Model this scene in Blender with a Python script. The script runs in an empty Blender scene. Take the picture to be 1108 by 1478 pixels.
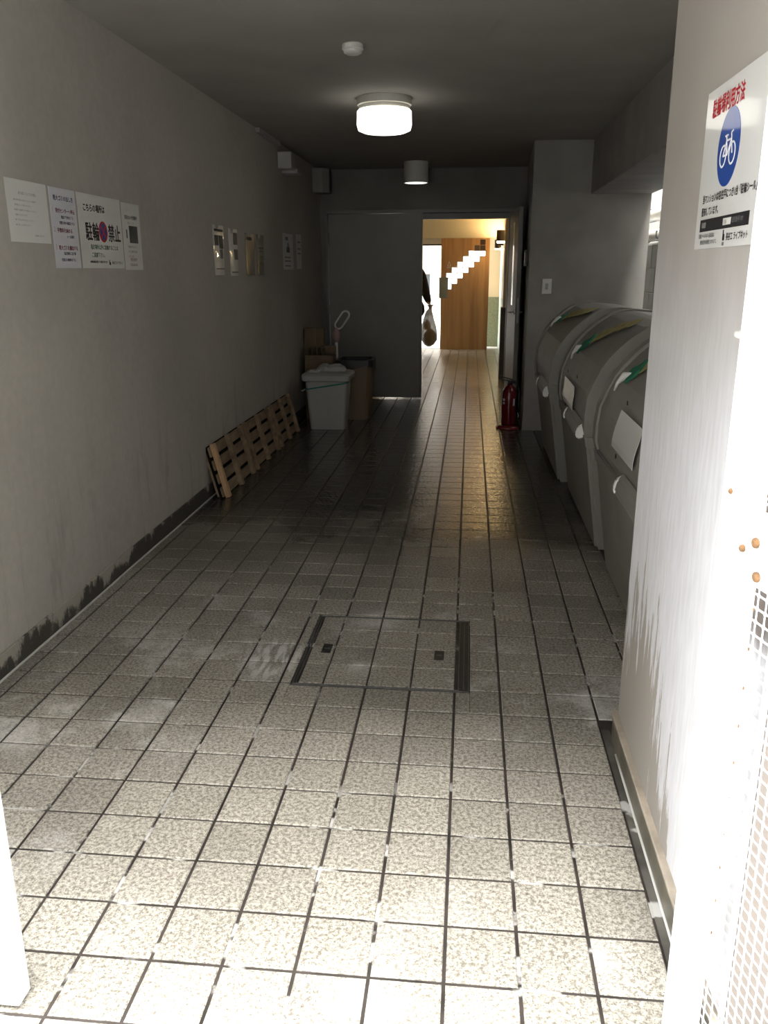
import bpy, bmesh, math, random
from mathutils import Vector, Matrix, Euler
random.seed(7)
S = bpy.context.scene
COL = S.collection
PI = math.pi

# ------------------------------------------------------------------ camera
CAM = Vector((0.9182, -1.4734, 1.3535))
PITCH, YAW, ROLL, FPX = 0.28288, -0.10077, 0.00298, 1198.88
fw = Vector((math.sin(YAW)*math.cos(PITCH), math.cos(YAW)*math.cos(PITCH), -math.sin(PITCH)))
r0 = Vector((math.cos(YAW), -math.sin(YAW), 0)); d0 = fw.cross(r0)
rt = math.cos(ROLL)*r0 + math.sin(ROLL)*d0
dn = -math.sin(ROLL)*r0 + math.cos(ROLL)*d0
cd = bpy.data.cameras.new('camera')
cam = bpy.data.objects.new('camera', cd); COL.objects.link(cam)
M = Matrix((rt, -dn, -fw)).transposed().to_4x4(); M.translation = CAM
cam.matrix_world = M
cd.sensor_fit = 'VERTICAL'; cd.sensor_height = 24.0; cd.lens = 24.0*FPX/1478.0
cd.clip_start = 0.02; cd.clip_end = 200
S.camera = cam

# ------------------------------------------------------------------ sky and exposure
world = bpy.data.worlds.new('sky'); S.world = world; world.use_nodes = True
bg = world.node_tree.nodes['Background']
bg.inputs[0].default_value = (0.93, 0.97, 1.0, 1); bg.inputs[1].default_value = 16.8
S.view_settings.view_transform = 'Standard'; S.view_settings.look = 'None'
S.view_settings.gamma = 1.0; S.view_settings.use_curve_mapping = False
S.view_settings.exposure = 0.0

sd = bpy.data.lights.new('hazy_sun', 'SUN'); sd.energy = 11.0; sd.angle = math.radians(36); sd.color = (1.0, 0.95, 0.86)
sun = bpy.data.objects.new('hazy_sun', sd); COL.objects.link(sun)
sun.rotation_euler = Vector((-0.03, 0.42, -0.90)).to_track_quat('-Z', 'Y').to_euler()

# ------------------------------------------------------------------ materials
def mat(name, col, rough=0.6, metal=0.0, emit=None, estr=0.0, spec=0.5, coat=0.0, noise=0.0, nscale=12.0, bump=0.0, bscale=60.0, trans=0.0, alpha=1.0, stretch=None):
    m = bpy.data.materials.new(name); m.use_nodes = True
    nt = m.node_tree; b = nt.nodes['Principled BSDF']
    b.inputs['Base Color'].default_value = (*col, 1); b.inputs['Roughness'].default_value = rough
    b.inputs['Metallic'].default_value = metal; b.inputs['Specular IOR Level'].default_value = spec
    b.inputs['Coat Weight'].default_value = coat; b.inputs['Coat Roughness'].default_value = 0.06
    b.inputs['Transmission Weight'].default_value = trans; b.inputs['Alpha'].default_value = alpha
    if emit:
        b.inputs['Emission Color'].default_value = (*emit, 1); b.inputs['Emission Strength'].default_value = estr
    if noise > 0 or bump > 0:
        geo = nt.nodes.new('ShaderNodeNewGeometry')
        src = geo.outputs['Position']
        if stretch:
            vm = nt.nodes.new('ShaderNodeVectorMath'); vm.operation = 'MULTIPLY'; vm.inputs[1].default_value = stretch
            nt.links.new(src, vm.inputs[0]); src = vm.outputs[0]
    if noise > 0:
        n = nt.nodes.new('ShaderNodeTexNoise'); n.inputs['Scale'].default_value = nscale; n.inputs['Detail'].default_value = 6
        nt.links.new(src, n.inputs['Vector'])
        mr = nt.nodes.new('ShaderNodeMapRange'); mr.inputs[1].default_value = 0.3; mr.inputs[2].default_value = 0.7
        mr.inputs[3].default_value = 1-noise; mr.inputs[4].default_value = 1+noise
        nt.links.new(n.outputs['Fac'], mr.inputs[0])
        mx = nt.nodes.new('ShaderNodeVectorMath'); mx.operation = 'SCALE'
        mx.inputs[0].default_value = col; nt.links.new(mr.outputs[0], mx.inputs['Scale'])
        nt.links.new(mx.outputs[0], b.inputs['Base Color'])
    if bump > 0:
        n2 = nt.nodes.new('ShaderNodeTexNoise'); n2.inputs['Scale'].default_value = bscale; n2.inputs['Detail'].default_value = 4
        nt.links.new(src, n2.inputs['Vector'])
        bp = nt.nodes.new('ShaderNodeBump'); bp.inputs['Strength'].default_value = bump; bp.inputs['Distance'].default_value = 0.01
        nt.links.new(n2.outputs['Fac'], bp.inputs['Height']); nt.links.new(bp.outputs[0], b.inputs['Normal'])
    return m

class NT:
    """small node-graph writer"""
    def __init__(s, name):
        s.m = bpy.data.materials.new(name); s.m.use_nodes = True; s.t = s.m.node_tree; s.b = s.t.nodes['Principled BSDF']
        s.pos = s.t.nodes.new('ShaderNodeNewGeometry').outputs['Position']
        sx = s.t.nodes.new('ShaderNodeSeparateXYZ'); s.t.links.new(s.pos, sx.inputs[0]); s.x, s.y, s.z = sx.outputs
    def noise(s, scale, detail=5, stretch=None, rough=0.5, offset=None):
        n = s.t.nodes.new('ShaderNodeTexNoise'); n.inputs['Scale'].default_value = scale; n.inputs['Detail'].default_value = detail
        n.inputs['Roughness'].default_value = rough
        v = s.pos
        if stretch:
            k = s.t.nodes.new('ShaderNodeVectorMath'); k.operation = 'MULTIPLY'; k.inputs[1].default_value = stretch
            s.t.links.new(v, k.inputs[0]); v = k.outputs[0]
        if offset:
            k = s.t.nodes.new('ShaderNodeVectorMath'); k.operation = 'ADD'; k.inputs[1].default_value = offset
            s.t.links.new(v, k.inputs[0]); v = k.outputs[0]
        s.t.links.new(v, n.inputs['Vector']); return n.outputs['Fac']
    def ramp(s, v, a, b, lo=0.0, hi=1.0):
        r = s.t.nodes.new('ShaderNodeMapRange'); r.interpolation_type = 'SMOOTHSTEP'
        s.put(v, r.inputs[0]); s.put(a, r.inputs[1]); s.put(b, r.inputs[2]); r.inputs[3].default_value = lo; r.inputs[4].default_value = hi
        return r.outputs[0]
    def put(s, v, sock):
        if isinstance(v, (int, float)): sock.default_value = v
        elif isinstance(v, tuple): sock.default_value = (*v, 1) if len(sock.default_value) == 4 else v
        else: s.t.links.new(v, sock)
    def math(s, op, a, b=0.0, clamp=False):
        n = s.t.nodes.new('ShaderNodeMath'); n.operation = op; n.use_clamp = clamp
        s.put(a, n.inputs[0]); s.put(b, n.inputs[1]); return n.outputs[0]
    def mix(s, f, a, b):
        n = s.t.nodes.new('ShaderNodeMix'); n.data_type = 'RGBA'
        s.put(f, n.inputs[0]); s.put(a, n.inputs[6]); s.put(b, n.inputs[7]); return n.outputs[2]
    def mul(s, c, f):
        n = s.t.nodes.new('ShaderNodeVectorMath'); n.operation = 'SCALE'; s.put(c, n.inputs[0]); s.put(f, n.inputs['Scale']); return n.outputs[0]
    def rand(s):
        return s.t.nodes.new('ShaderNodeObjectInfo').outputs['Random']
    def col(s, c): s.put(c, s.b.inputs['Base Color'])
    def rough(s, r): s.put(r, s.b.inputs['Roughness'])
    def bump(s, h, strength, dist=0.01):
        n = s.t.nodes.new('ShaderNodeBump'); n.inputs['Strength'].default_value = strength; n.inputs['Distance'].default_value = dist
        s.put(h, n.inputs['Height']); s.t.links.new(n.outputs[0], s.b.inputs['Normal'])

def tile_material():
    g = NT('granite_tile')
    sp = g.noise(105, 7, rough=0.72); sp2 = g.noise(240, 2); big = g.noise(1.3, 4)
    base = g.mix(g.ramp(sp, 0.37, 0.60), (0.155, 0.14, 0.115), (0.46, 0.43, 0.37))
    base = g.mix(g.ramp(sp2, 0.33, 0.43), (0.12, 0.108, 0.09), base)
    base = g.mul(base, g.ramp(g.rand(), 0, 1, 0.88, 1.1))
    pits = g.ramp(g.noise(60, 4, rough=0.7), 0.36, 0.30); base = g.mix(g.math('MULTIPLY', pits, g.ramp(g.y, 0.3, 1.6, 0.2, 0.4)), base, (0.045, 0.042, 0.037))
    base = g.mul(base, g.ramp(big, 0.3, 0.7, 0.85, 1.1))
    # dried soap scum left by the washing, in the front half of the passage
    s1 = g.noise(3.2, 8, rough=0.72, offset=(3.1, 0.4, 0)); s2 = g.noise(1.1, 3, offset=(8.0, 2, 0))
    zone = g.math('MULTIPLY', g.ramp(g.y, 2.6, 1.2), g.ramp(s2, 0.42, 0.62))
    streak = g.noise(9, 7, stretch=(1.6, 0.6, 1), rough=0.75, offset=(5, 1, 0))
    scum = g.math('MULTIPLY', g.math('MAXIMUM', g.ramp(s1, 0.50, 0.68), g.ramp(streak, 0.60, 0.70)), zone)
    ex = g.math('DIVIDE', g.math('SUBTRACT', g.x, 0.24), 0.13); ey = g.math('DIVIDE', g.math('SUBTRACT', g.y, 1.22), 0.2)
    smear = g.math('MULTIPLY', g.ramp(g.math('ADD', g.math('MULTIPLY', ex, ex), g.math('MULTIPLY', ey, ey)), 1.2, 0.1), g.ramp(g.noise(30, 5, stretch=(1.5, 0.35, 1)), 0.4, 0.6))
    scum = g.math('MAXIMUM', scum, smear)
    base = g.mix(g.math('MULTIPLY', scum, 0.62), base, (0.78, 0.77, 0.74))
    # water still standing in the deeper half
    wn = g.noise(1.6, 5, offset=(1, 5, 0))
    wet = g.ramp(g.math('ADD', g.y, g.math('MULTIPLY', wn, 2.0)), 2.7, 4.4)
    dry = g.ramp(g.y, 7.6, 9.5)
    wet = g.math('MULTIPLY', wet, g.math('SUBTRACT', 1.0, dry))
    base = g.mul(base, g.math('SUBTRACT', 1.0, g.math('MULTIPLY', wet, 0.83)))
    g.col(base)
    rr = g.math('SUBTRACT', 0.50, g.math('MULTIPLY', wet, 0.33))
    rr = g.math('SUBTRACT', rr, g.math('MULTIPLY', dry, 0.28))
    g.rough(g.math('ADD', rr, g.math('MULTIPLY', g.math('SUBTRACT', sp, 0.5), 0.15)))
    h = g.math('ADD', g.noise(70, 4), g.math('MULTIPLY', g.noise(14, 3), 0.8))
    g.bump(g.math('ADD', g.math('MULTIPLY', h, g.math('SUBTRACT', 1.0, g.math('MULTIPLY', wet, 0.6))), g.math('MULTIPLY', g.math('MULTIPLY', g.noise(48, 2, stretch=(1, 0.6, 1)), wet), 0.8)), 0.6, 0.0045)
    return g.m

def grout_material(name='soapy_wet_grout', base=(0.036, 0.030, 0.027)):
    g = NT(name)
    n = g.noise(6.5, 5, stretch=(1, 1.6, 1), offset=(3, 9, 0)); a = g.noise(1.4, 2, offset=(6, 1, 0))
    zone = g.math('MULTIPLY', g.ramp(g.y, 2.6, 1.8), g.ramp(a, 0.40, 0.55))
    k = g.math('MULTIPLY', zone, g.ramp(n, 0.565, 0.63))
    g.col(g.mix(k, g.mul(base, g.ramp(g.noise(9, 3), 0.3, 0.7, 0.6, 1.5)), (0.50, 0.49, 0.47))); g.rough(0.5)
    return g.m

def left_wall_material():
    g = NT('grey_wall_paint')
    a = g.noise(1.1, 4); b = g.noise(26, 5, rough=0.65); c = g.noise(9, 6, stretch=(1, 1, 0.18), rough=0.7)
    col = g.mul((0.43, 0.40, 0.355), g.ramp(a, 0.3, 0.7, 0.9, 1.08))
    col = g.mul(col, g.ramp(b, 0.3, 0.7, 0.96, 1.04))
    # dirty streaks and mould in the lower half
    low = g.ramp(g.z, 1.0, 0.15)
    col = g.mix(g.math('MULTIPLY', g.math('MULTIPLY', g.ramp(c, 0.5, 0.72), low), 0.45), col, (0.14, 0.125, 0.105))
    g.col(col); g.rough(0.75); g.bump(g.noise(120, 3), 0.12, 0.003)
    return g.m

def base_left_material():
    g = NT('mouldy_mortar')
    n = g.noise(7, 7, stretch=(1, 1, 0.6), rough=0.7)
    k = g.ramp(g.math('SUBTRACT', n, g.math('SUBTRACT', g.math('MULTIPLY', g.z, 2.6), g.ramp(g.y, 0.6, 3.2, 0.0, 0.16))), 0.32, 0.42)
    g.col(g.mix(k, (0.36, 0.33, 0.28), (0.055, 0.05, 0.042))); g.rough(0.8)
    return g.m

def pillar_material():
    g = NT('weathered_and_shaded_pillar')
    st = g.noise(34, 7, stretch=(1, 1, 0.09), rough=0.72); fine = g.noise(60, 4, stretch=(1, 1, 0.15)); big = g.noise(2.0, 3)
    st2 = g.noise(13, 3, stretch=(1, 1, 0.12), offset=(2, 7, 1))
    brown = (0.35, 0.32, 0.285); white = (0.68, 0.68, 0.71)
    # chalky bloom: fades out above head height, and was washed off in runs at the bottom
    up = g.ramp(g.math('ADD', g.z, g.math('MULTIPLY', g.math('SUBTRACT', big, 0.5), 0.5)), 1.55, 0.85)
    edge = g.math('ADD', g.math('MULTIPLY', g.math('SUBTRACT', st, 0.5), 1.5), g.math('MULTIPLY', g.math('SUBTRACT', st2, 0.5), 1.3))
    lo = g.ramp(g.math('SUBTRACT', g.math('ADD', g.z, g.math('MULTIPLY', edge, 0.8)), g.ramp(g.y, -0.05, 0.55, 0.06, 0.42)), 0.0, 0.05)
    k = g.math('MULTIPLY', g.math('MULTIPLY', up, lo), g.ramp(fine, 0.2, 0.75, 0.72, 1.0))
    front = g.mix(g.ramp(g.math('ADD', g.z, g.math('MULTIPLY', st2, 0.2)), 0.92, 0.84), (0.15, 0.128, 0.112), white)  # wall behind the gate: dark upper tone stands in for the gate's shade
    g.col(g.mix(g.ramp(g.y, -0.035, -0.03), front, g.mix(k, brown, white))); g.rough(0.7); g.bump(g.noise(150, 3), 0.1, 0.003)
    return g.m

def wood_material():
    g = NT('oak_veneer')
    n = g.noise(9, 6, stretch=(1, 1, 0.06), rough=0.6); n2 = g.noise(2.2, 2, stretch=(1, 1, 0.05))
    c = g.mix(g.ramp(n, 0.3, 0.7), (0.33, 0.175, 0.07), (0.52, 0.31, 0.135))
    g.col(g.mul(c, g.ramp(n2, 0.3, 0.7, 0.85, 1.1))); g.rough(0.35)
    return g.m

MT = dict(
    tile=tile_material(), wall_left=left_wall_material(), base_left=base_left_material(), pillar=pillar_material(), oak=wood_material(),
    grout=grout_material(),
    ceiling=mat('ceiling_paint', (0.33, 0.312, 0.282), 0.85, noise=0.06, nscale=3, bump=0.15, bscale=160),
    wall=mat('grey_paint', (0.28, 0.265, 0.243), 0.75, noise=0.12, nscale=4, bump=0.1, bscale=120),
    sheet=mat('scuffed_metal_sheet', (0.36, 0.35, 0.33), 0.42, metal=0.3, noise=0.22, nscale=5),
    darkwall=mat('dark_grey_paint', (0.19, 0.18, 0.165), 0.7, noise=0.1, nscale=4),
    door=mat('grey_door_enamel', (0.235, 0.225, 0.205), 0.45, noise=0.05, nscale=5),
    frame=mat('door_frame_enamel', (0.19, 0.18, 0.165), 0.4),
    white=mat('white_gate_enamel', (0.82, 0.82, 0.80), 0.4, noise=0.05, nscale=8),
    offwhite=mat('offwhite_plastic', (0.62, 0.61, 0.57), 0.45),
    paper=mat('laminated_paper', (0.72, 0.71, 0.68), 0.35, coat=0.6),
    bluepaper=mat('laminated_bluish_paper', (0.67, 0.67, 0.70), 0.3, coat=0.6),
    palepaper=mat('matte_paper', (0.66, 0.65, 0.61), 0.7),
    dullsheet=mat('brown_laminated_sheet', (0.14, 0.125, 0.095), 0.25, coat=0.8),
    black=mat('black_print', (0.012, 0.012, 0.013), 0.5), navy=mat('navy_print', (0.02, 0.025, 0.09), 0.5),
    red=mat('red_print', (0.48, 0.02, 0.03), 0.5), maroon=mat('maroon_print', (0.17, 0.02, 0.05), 0.5),
    green=mat('green_print', (0.02, 0.13, 0.04), 0.5), blue=mat('blue_print', (0.012, 0.06, 0.30), 0.4, coat=0.5), greyprint=mat('grey_print', (0.16, 0.16, 0.16), 0.5),
    whiteprint=mat('white_print', (0.72, 0.72, 0.72), 0.5), photo=mat('dark_photo_print', (0.05, 0.055, 0.06), 0.4, noise=0.5, nscale=20),
    lamp_metal=mat('lamp_enamel', (0.62, 0.60, 0.54), 0.4),
    lamp_glass=mat('lit_opal_glass', (0.9, 0.9, 0.88), 0.3, emit=(1.0, 0.96, 0.86), estr=2.4),
    down_glow=mat('lit_lens', (0.9, 0.9, 0.88), 0.3, emit=(0.95, 1.0, 0.88), estr=1.6),
    warm_glow=mat('warm_lit_lens', (0.9, 0.9, 0.88), 0.3, emit=(1.0, 0.66, 0.30), estr=500.0),
    down_lens=mat('warm_lit_globe', (0.9, 0.9, 0.88), 0.3, emit=(1.0, 0.72, 0.36), estr=90.0),
    bronze=mat('bronze_enamel', (0.07, 0.05, 0.035), 0.4),
    bin=mat('bin_grey_plastic', (0.235, 0.225, 0.20), 0.55, noise=0.08, nscale=6, bump=0.06, bscale=200),
    bin_light=mat('pale_grey_plastic', (0.36, 0.36, 0.34), 0.45, noise=0.05, nscale=8),
    grip=mat('white_plastic', (0.75, 0.75, 0.72), 0.4), dark=mat('black_plastic', (0.02, 0.02, 0.022), 0.35),
    gap_shade=mat('gap_shade_black', (0.012, 0.011, 0.010), 0.95, spec=0.1),
    strap=mat('yellow_cloth', (0.33, 0.28, 0.11), 0.9, noise=0.3, nscale=30), strap_green=mat('green_cloth', (0.02, 0.16, 0.09), 0.8),
    teal=mat('teal_cord', (0.02, 0.20, 0.17), 0.6),
    card=mat('cardboard', (0.16, 0.115, 0.07), 0.85, noise=0.15, nscale=10), tan=mat('tan_plastic', (0.17, 0.12, 0.075), 0.5),
    pine=mat('old_pine', (0.22, 0.155, 0.095), 0.75, noise=0.35, nscale=8, stretch=(3, 0.8, 3)),
    pine_lit=mat('lit_pine', (0.52, 0.34, 0.18), 0.6, noise=0.2, nscale=10, stretch=(6, 6, 1)),
    redpaint=mat('red_enamel', (0.14, 0.006, 0.010), 0.25, coat=0.5),
    pink=mat('pink_plastic', (0.40, 0.26, 0.25), 0.5), chrome=mat('chrome', (0.7, 0.7, 0.7), 0.18, metal=1.0), steel=mat('worn_steel', (0.16, 0.16, 0.155), 0.4, metal=0.7, noise=0.2, nscale=40),
    rust=mat('rust', (0.20, 0.105, 0.045), 0.8, noise=0.4, nscale=60),
    sealant=mat('white_sealant', (0.62, 0.61, 0.58), 0.6), wetstrip_dark=mat('dark_wet_metal', (0.05, 0.05, 0.048), 0.35, metal=0.3, noise=0.3, nscale=50), wetstrip=grout_material('soapy_wet_mortar', (0.10, 0.092, 0.08)),
    ledge=mat('skirting_ledge', (0.36, 0.31, 0.25), 0.6, noise=0.25, nscale=14), skirt=mat('wet_skirting', (0.13, 0.115, 0.085), 0.35, noise=0.5, nscale=11, stretch=(1, 1, 0.3)),
    cream=mat('cream_wall', (0.66, 0.60, 0.46), 0.7), dado=mat('dark_dado', (0.09, 0.075, 0.06), 0.5), mosaic=mat('green_mosaic', (0.22, 0.26, 0.19), 0.4, noise=0.25, nscale=60),
    hall_floor=mat('corridor_ceiling', (0.62, 0.57, 0.45), 0.8),
    block=mat('grey_block', (0.20, 0.195, 0.18), 0.85, noise=0.15, nscale=9), pipe=mat('white_pipe', (0.70, 0.67, 0.61), 0.45),
    ground=mat('pale_concrete', (0.42, 0.41, 0.39), 0.85, noise=0.1, nscale=3), facade=mat('house_front', (0.19, 0.178, 0.165), 0.8, noise=0.08, nscale=2),
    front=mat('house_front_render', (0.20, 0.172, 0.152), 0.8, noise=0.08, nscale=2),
    farhouse=mat('far_house', (0.30, 0.28, 0.25), 0.8), farslab=mat('far_slab', (0.14, 0.11, 0.085), 0.8), glass=mat('window_glass', (0.05, 0.06, 0.07), 0.08),
    acrylic=mat('grey_green_plate', (0.22, 0.24, 0.19), 0.2),
    skin=mat('skin', (0.50, 0.32, 0.23), 0.55), cloth=mat('black_cloth', (0.010, 0.010, 0.012), 0.9), trousers=mat('dark_trousers', (0.016, 0.016, 0.022), 0.9), hair=mat('black_hair', (0.015, 0.012, 0.010), 0.5), shoe=mat('dark_shoe', (0.02, 0.02, 0.02), 0.5),
    bag_content=mat('brown_rubbish', (0.22, 0.13, 0.075), 0.8, noise=0.5, nscale=14),
)
def bag_material(name='thin_plastic_film', col=(0.24, 0.19, 0.14), op=0.84):
    m = bpy.data.materials.new(name); m.use_nodes = True; t = m.node_tree
    b = t.nodes['Principled BSDF']; b.inputs['Base Color'].default_value = (*col, 1); b.inputs['Roughness'].default_value = 0.3
    tr = t.nodes.new('ShaderNodeBsdfTransparent'); mx = t.nodes.new('ShaderNodeMixShader'); mx.inputs[0].default_value = op
    t.links.new(tr.outputs[0], mx.inputs[1]); t.links.new(b.outputs[0], mx.inputs[2])
    t.links.new(mx.outputs[0], t.nodes['Material Output'].inputs[0]); return m
MT['film'] = bag_material(); MT['clearfilm'] = bag_material('clear_plastic_film', (0.30, 0.32, 0.30), 0.25)

# ------------------------------------------------------------------ helpers
def obj(name, bm, m, parent=None, loc=None, smooth=False):
    me = bpy.data.meshes.new(name)
    if not isinstance(bm, bpy.types.Mesh):
        bmesh.ops.recalc_face_normals(bm, faces=bm.faces)
        bm.to_mesh(me); bm.free()
    else: me = bm
    for k in (m if isinstance(m, (list, tuple)) else [m]):
        me.materials.append(MT[k] if isinstance(k, str) else k)
    if smooth:
        for p in me.polygons: p.use_smooth = True
    o = bpy.data.objects.new(name, me); COL.objects.link(o)
    if parent: o.parent = parent
    if loc: o.location = loc
    return o
def tag(o, label, cat, group=None):
    o['label'] = label; o['category'] = cat
    if group: o['group'] = group
    return o
def thing(name, label, cat, loc=(0, 0, 0), rot=(0, 0, 0), group=None):
    o = bpy.data.objects.new(name, None); COL.objects.link(o); o.location = loc; o.rotation_euler = rot
    o.empty_display_size = 0.05
    return tag(o, label, cat, group)
def struct(name, bm, m, smooth=False):
    o = obj(name, bm, m, smooth=smooth); o['kind'] = 'structure'; return o
def B(): return bmesh.new()
def box(bm, lo, hi, bev=0.0, rot=None, piv=None, mi=0):
    lo = Vector(lo); hi = Vector(hi); c = (lo+hi)/2; s = hi-lo
    r = bmesh.ops.create_cube(bm, size=1.0)
    vs = r['verts']
    for v in vs: v.co = Vector((v.co.x*s.x, v.co.y*s.y, v.co.z*s.z)) + c
    if bev > 0:
        es = list({e for v in vs for e in v.link_edges})
        rr = bmesh.ops.bevel(bm, geom=es, offset=min(bev, min(s)*0.45), segments=2 if bev > 0.004 else 1, affect='EDGES', profile=0.5)
        vs = list({v for f in rr['faces'] for v in f.verts} | {v for v in vs if v.is_valid})
    if rot:
        bmesh.ops.rotate(bm, verts=vs, cent=Vector(piv) if piv else c, matrix=Euler(rot).to_matrix())
    if mi:
        for f in {f for v in vs for f in v.link_faces}: f.material_index = mi
    return vs
def bx(lo, hi, bev=0.0, rot=None, piv=None):
    bm = B(); box(bm, lo, hi, bev, rot, piv); return bm
def lathe(bm, prof, n=24, c=(0, 0, 0), axis='Z', sx=1.0, sy=1.0, cap=True):
    c = Vector(c); rings = []
    for (r, h) in prof:
        ring = []
        for k in range(n):
            a = 2*PI*k/n; p = Vector((r*math.cos(a)*sx, r*math.sin(a)*sy, h))
            if axis == 'X': p = Vector((p.z, p.x, p.y))
            if axis == 'Y': p = Vector((p.x, p.z, p.y))
            ring.append(bm.verts.new(c+p))
        rings.append(ring)
    for a, b in zip(rings, rings[1:]):
        for k in range(n): bm.faces.new((a[k], a[(k+1) % n], b[(k+1) % n], b[k]))
    if cap:
        bm.faces.new(rings[0]); bm.faces.new(rings[-1])
def tube(bm, pts, r, n=8, closed=False, flat=1.0):
    pts = [Vector(p) for p in pts]; rings = []; N = len(pts)
    rs = r if isinstance(r, (list, tuple)) else [r]*N
    up = None
    for i, p in enumerate(pts):
        a = pts[(i-1) % N] if (closed or i > 0) else p; b = pts[(i+1) % N] if (closed or i < N-1) else p
        t = (b-a).normalized()
        if up is None: up = Vector((0, 0, 1)) if abs(t.z) < 0.9 else Vector((1, 0, 0))
        u = t.cross(up).normalized(); v = u.cross(t).normalized(); up = v
        rings.append([bm.verts.new(p + rs[i]*(math.cos(2*PI*k/n)*u + flat*math.sin(2*PI*k/n)*v)) for k in range(n)])
    L = list(zip(rings, rings[1:])) + ([(rings[-1], rings[0])] if closed else [])
    for a, b in L:
        for k in range(n): bm.faces.new((a[k], a[(k+1) % n], b[(k+1) % n], b[k]))
    if not closed: bm.faces.new(rings[0]); bm.faces.new(rings[-1])
def prism(bm, poly, a, b, axis='Y'):
    """extrude a 2D polygon from a to b along an axis; poly is (x,z) for Y, (x,y) for Z, (y,z) for X"""
    def P(p, t):
        return (p[0], t, p[1]) if axis == 'Y' else ((p[0], p[1], t) if axis == 'Z' else (t, p[0], p[1]))
    A = [bm.verts.new(P(p, a)) for p in poly]; C = [bm.verts.new(P(p, b)) for p in poly]
    n = len(poly)
    for k in range(n): bm.faces.new((A[k], A[(k+1) % n], C[(k+1) % n], C[k]))
    bm.faces.new(A); bm.faces.new(C)
def project(p):
    q = Vector(p)-CAM
    z = q.dot(fw)
    if z < 0.05: return None
    return 554+FPX*q.dot(rt)/z, 739+FPX*q.dot(dn)/z, z

# ------------------------------------------------------------------ structure: floor
XL, YD, HC = -0.662, 7.625, 2.3535
PX = 1.385
floor = struct('floor', bx((-1.7, -0.62, -0.12), (2.62, 13.9, -0.004)), 'grout')
TS, GW = 0.15, 0.0075
HX0, HX1, HY0, HY1 = 0.340, 0.951, 1.034, 1.634   # hatch opening
tile_cache = {}
def tile_mesh(w, d):
    k = (round(w, 3), round(d, 3))
    if k not in tile_cache:
        bm = B(); z0, z1, c = -0.012, 0.0, 0.0022
        lo = [bm.verts.new((sx*w/2, sy*d/2, z0)) for sx, sy in ((-1, -1), (1, -1), (1, 1), (-1, 1))]
        mi = [bm.verts.new((sx*w/2, sy*d/2, z1-c)) for sx, sy in ((-1, -1), (1, -1), (1, 1), (-1, 1))]
        to = [bm.verts.new((sx*(w/2-c), sy*(d/2-c), z1)) for sx, sy in ((-1, -1), (1, -1), (1, 1), (-1, 1))]
        for a, b in ((lo, mi), (mi, to)):
            for q in range(4): bm.faces.new((a[q], a[(q+1) % 4], b[(q+1) % 4], b[q]))
        bm.faces.new(to)
        bmesh.ops.recalc_face_normals(bm, faces=bm.faces)
        me = bpy.data.meshes.new('tile'); bm.to_mesh(me); bm.free(); me.materials.append(MT['tile'])
        for p in me.polygons: p.use_smooth = False
        tile_cache[k] = me
    return tile_cache[k]
def subtract(r, h):
    x0, x1, y0, y1 = r; a0, a1, b0, b1 = h
    if x1 <= a0 or x0 >= a1 or y1 <= b0 or y0 >= b1: return [r]
    out = []
    if x0 < a0: out.append((x0, a0, y0, y1)); x0 = a0
    if x1 > a1: out.append((a1, x1, y0, y1)); x1 = a1
    if y0 < b0: out.append((x0, x1, y0, b0))
    if y1 > b1: out.append((x0, x1, b1, y1))
    return out
rects = []
for i in range(-10, 12):
    for j in range(-4, 91):
        x0, x1, y0, y1 = i*TS+GW/2, (i+1)*TS-GW/2, j*TS+GW/2, (j+1)*TS-GW/2
        if j < 51:
            x0 = max(x0, XL+0.012)
            if i == 10: x1 = min(x1, 1.60)
            if i == 11: continue
            if y0 < 0.80:
                if i >= 9 or i == 8 and y0 < 0.84 and False: continue
        else:
            if i >= 9 and y0 < 9.6: x1 = min(x1, 1.34)
            x1 = min(x1, 1.44)
        if x1-x0 < 0.02: continue
        if y0 > 5.83 and y1 < 7.75: x1 = min(x1, 1.395)
        if x1-x0 < 0.02: continue
        rects += subtract((x0, x1, y0, y1), (HX0, HX1, HY0, HY1))
def area(r):
    P = [project((r[a], r[b], 0)) for a, b in ((0, 2), (1, 2), (1, 3), (0, 3))]
    if any(p is None for p in P): return 0
    if all(p[0] < -20 for p in P) or all(p[0] > 1128 for p in P) or all(p[1] > 1498 for p in P): return 0
    return abs(sum(P[k][0]*P[(k+1) % 4][1]-P[(k+1) % 4][0]*P[k][1] for k in range(4)))/2
rects = [r for r in rects if r[1]-r[0] > 0.004 and r[3]-r[2] > 0.004]
rects.sort(key=lambda r: -area(r))
for r in rects[:286]:
    o = bpy.data.objects.new('tile', tile_mesh(r[1]-r[0], r[3]-r[2])); COL.objects.link(o); o.parent = floor
    o.location = ((r[0]+r[1])/2, (r[2]+r[3])/2, random.uniform(-0.0006, 0.0004))
bm = B()
for r in rects[286:]:
    w, d = (r[1]-r[0])/2, (r[3]-r[2])/2; cx, cy = (r[0]+r[1])/2, (r[2]+r[3])/2; c = 0.002
    lo = [bm.verts.new((cx+sx*w, cy+sy*d, -0.012)) for sx, sy in ((-1, -1), (1, -1), (1, 1), (-1, 1))]
    to = [bm.verts.new((cx+sx*(w-c), cy+sy*(d-c), 0.0)) for sx, sy in ((-1, -1), (1, -1), (1, 1), (-1, 1))]
    for q in range(4): bm.faces.new((lo[q], lo[(q+1) % 4], to[(q+1) % 4], to[q]))
    bm.faces.new(to)
o = obj('small_tiles', bm, 'tile', floor); o['kind'] = 'stuff'


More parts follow.
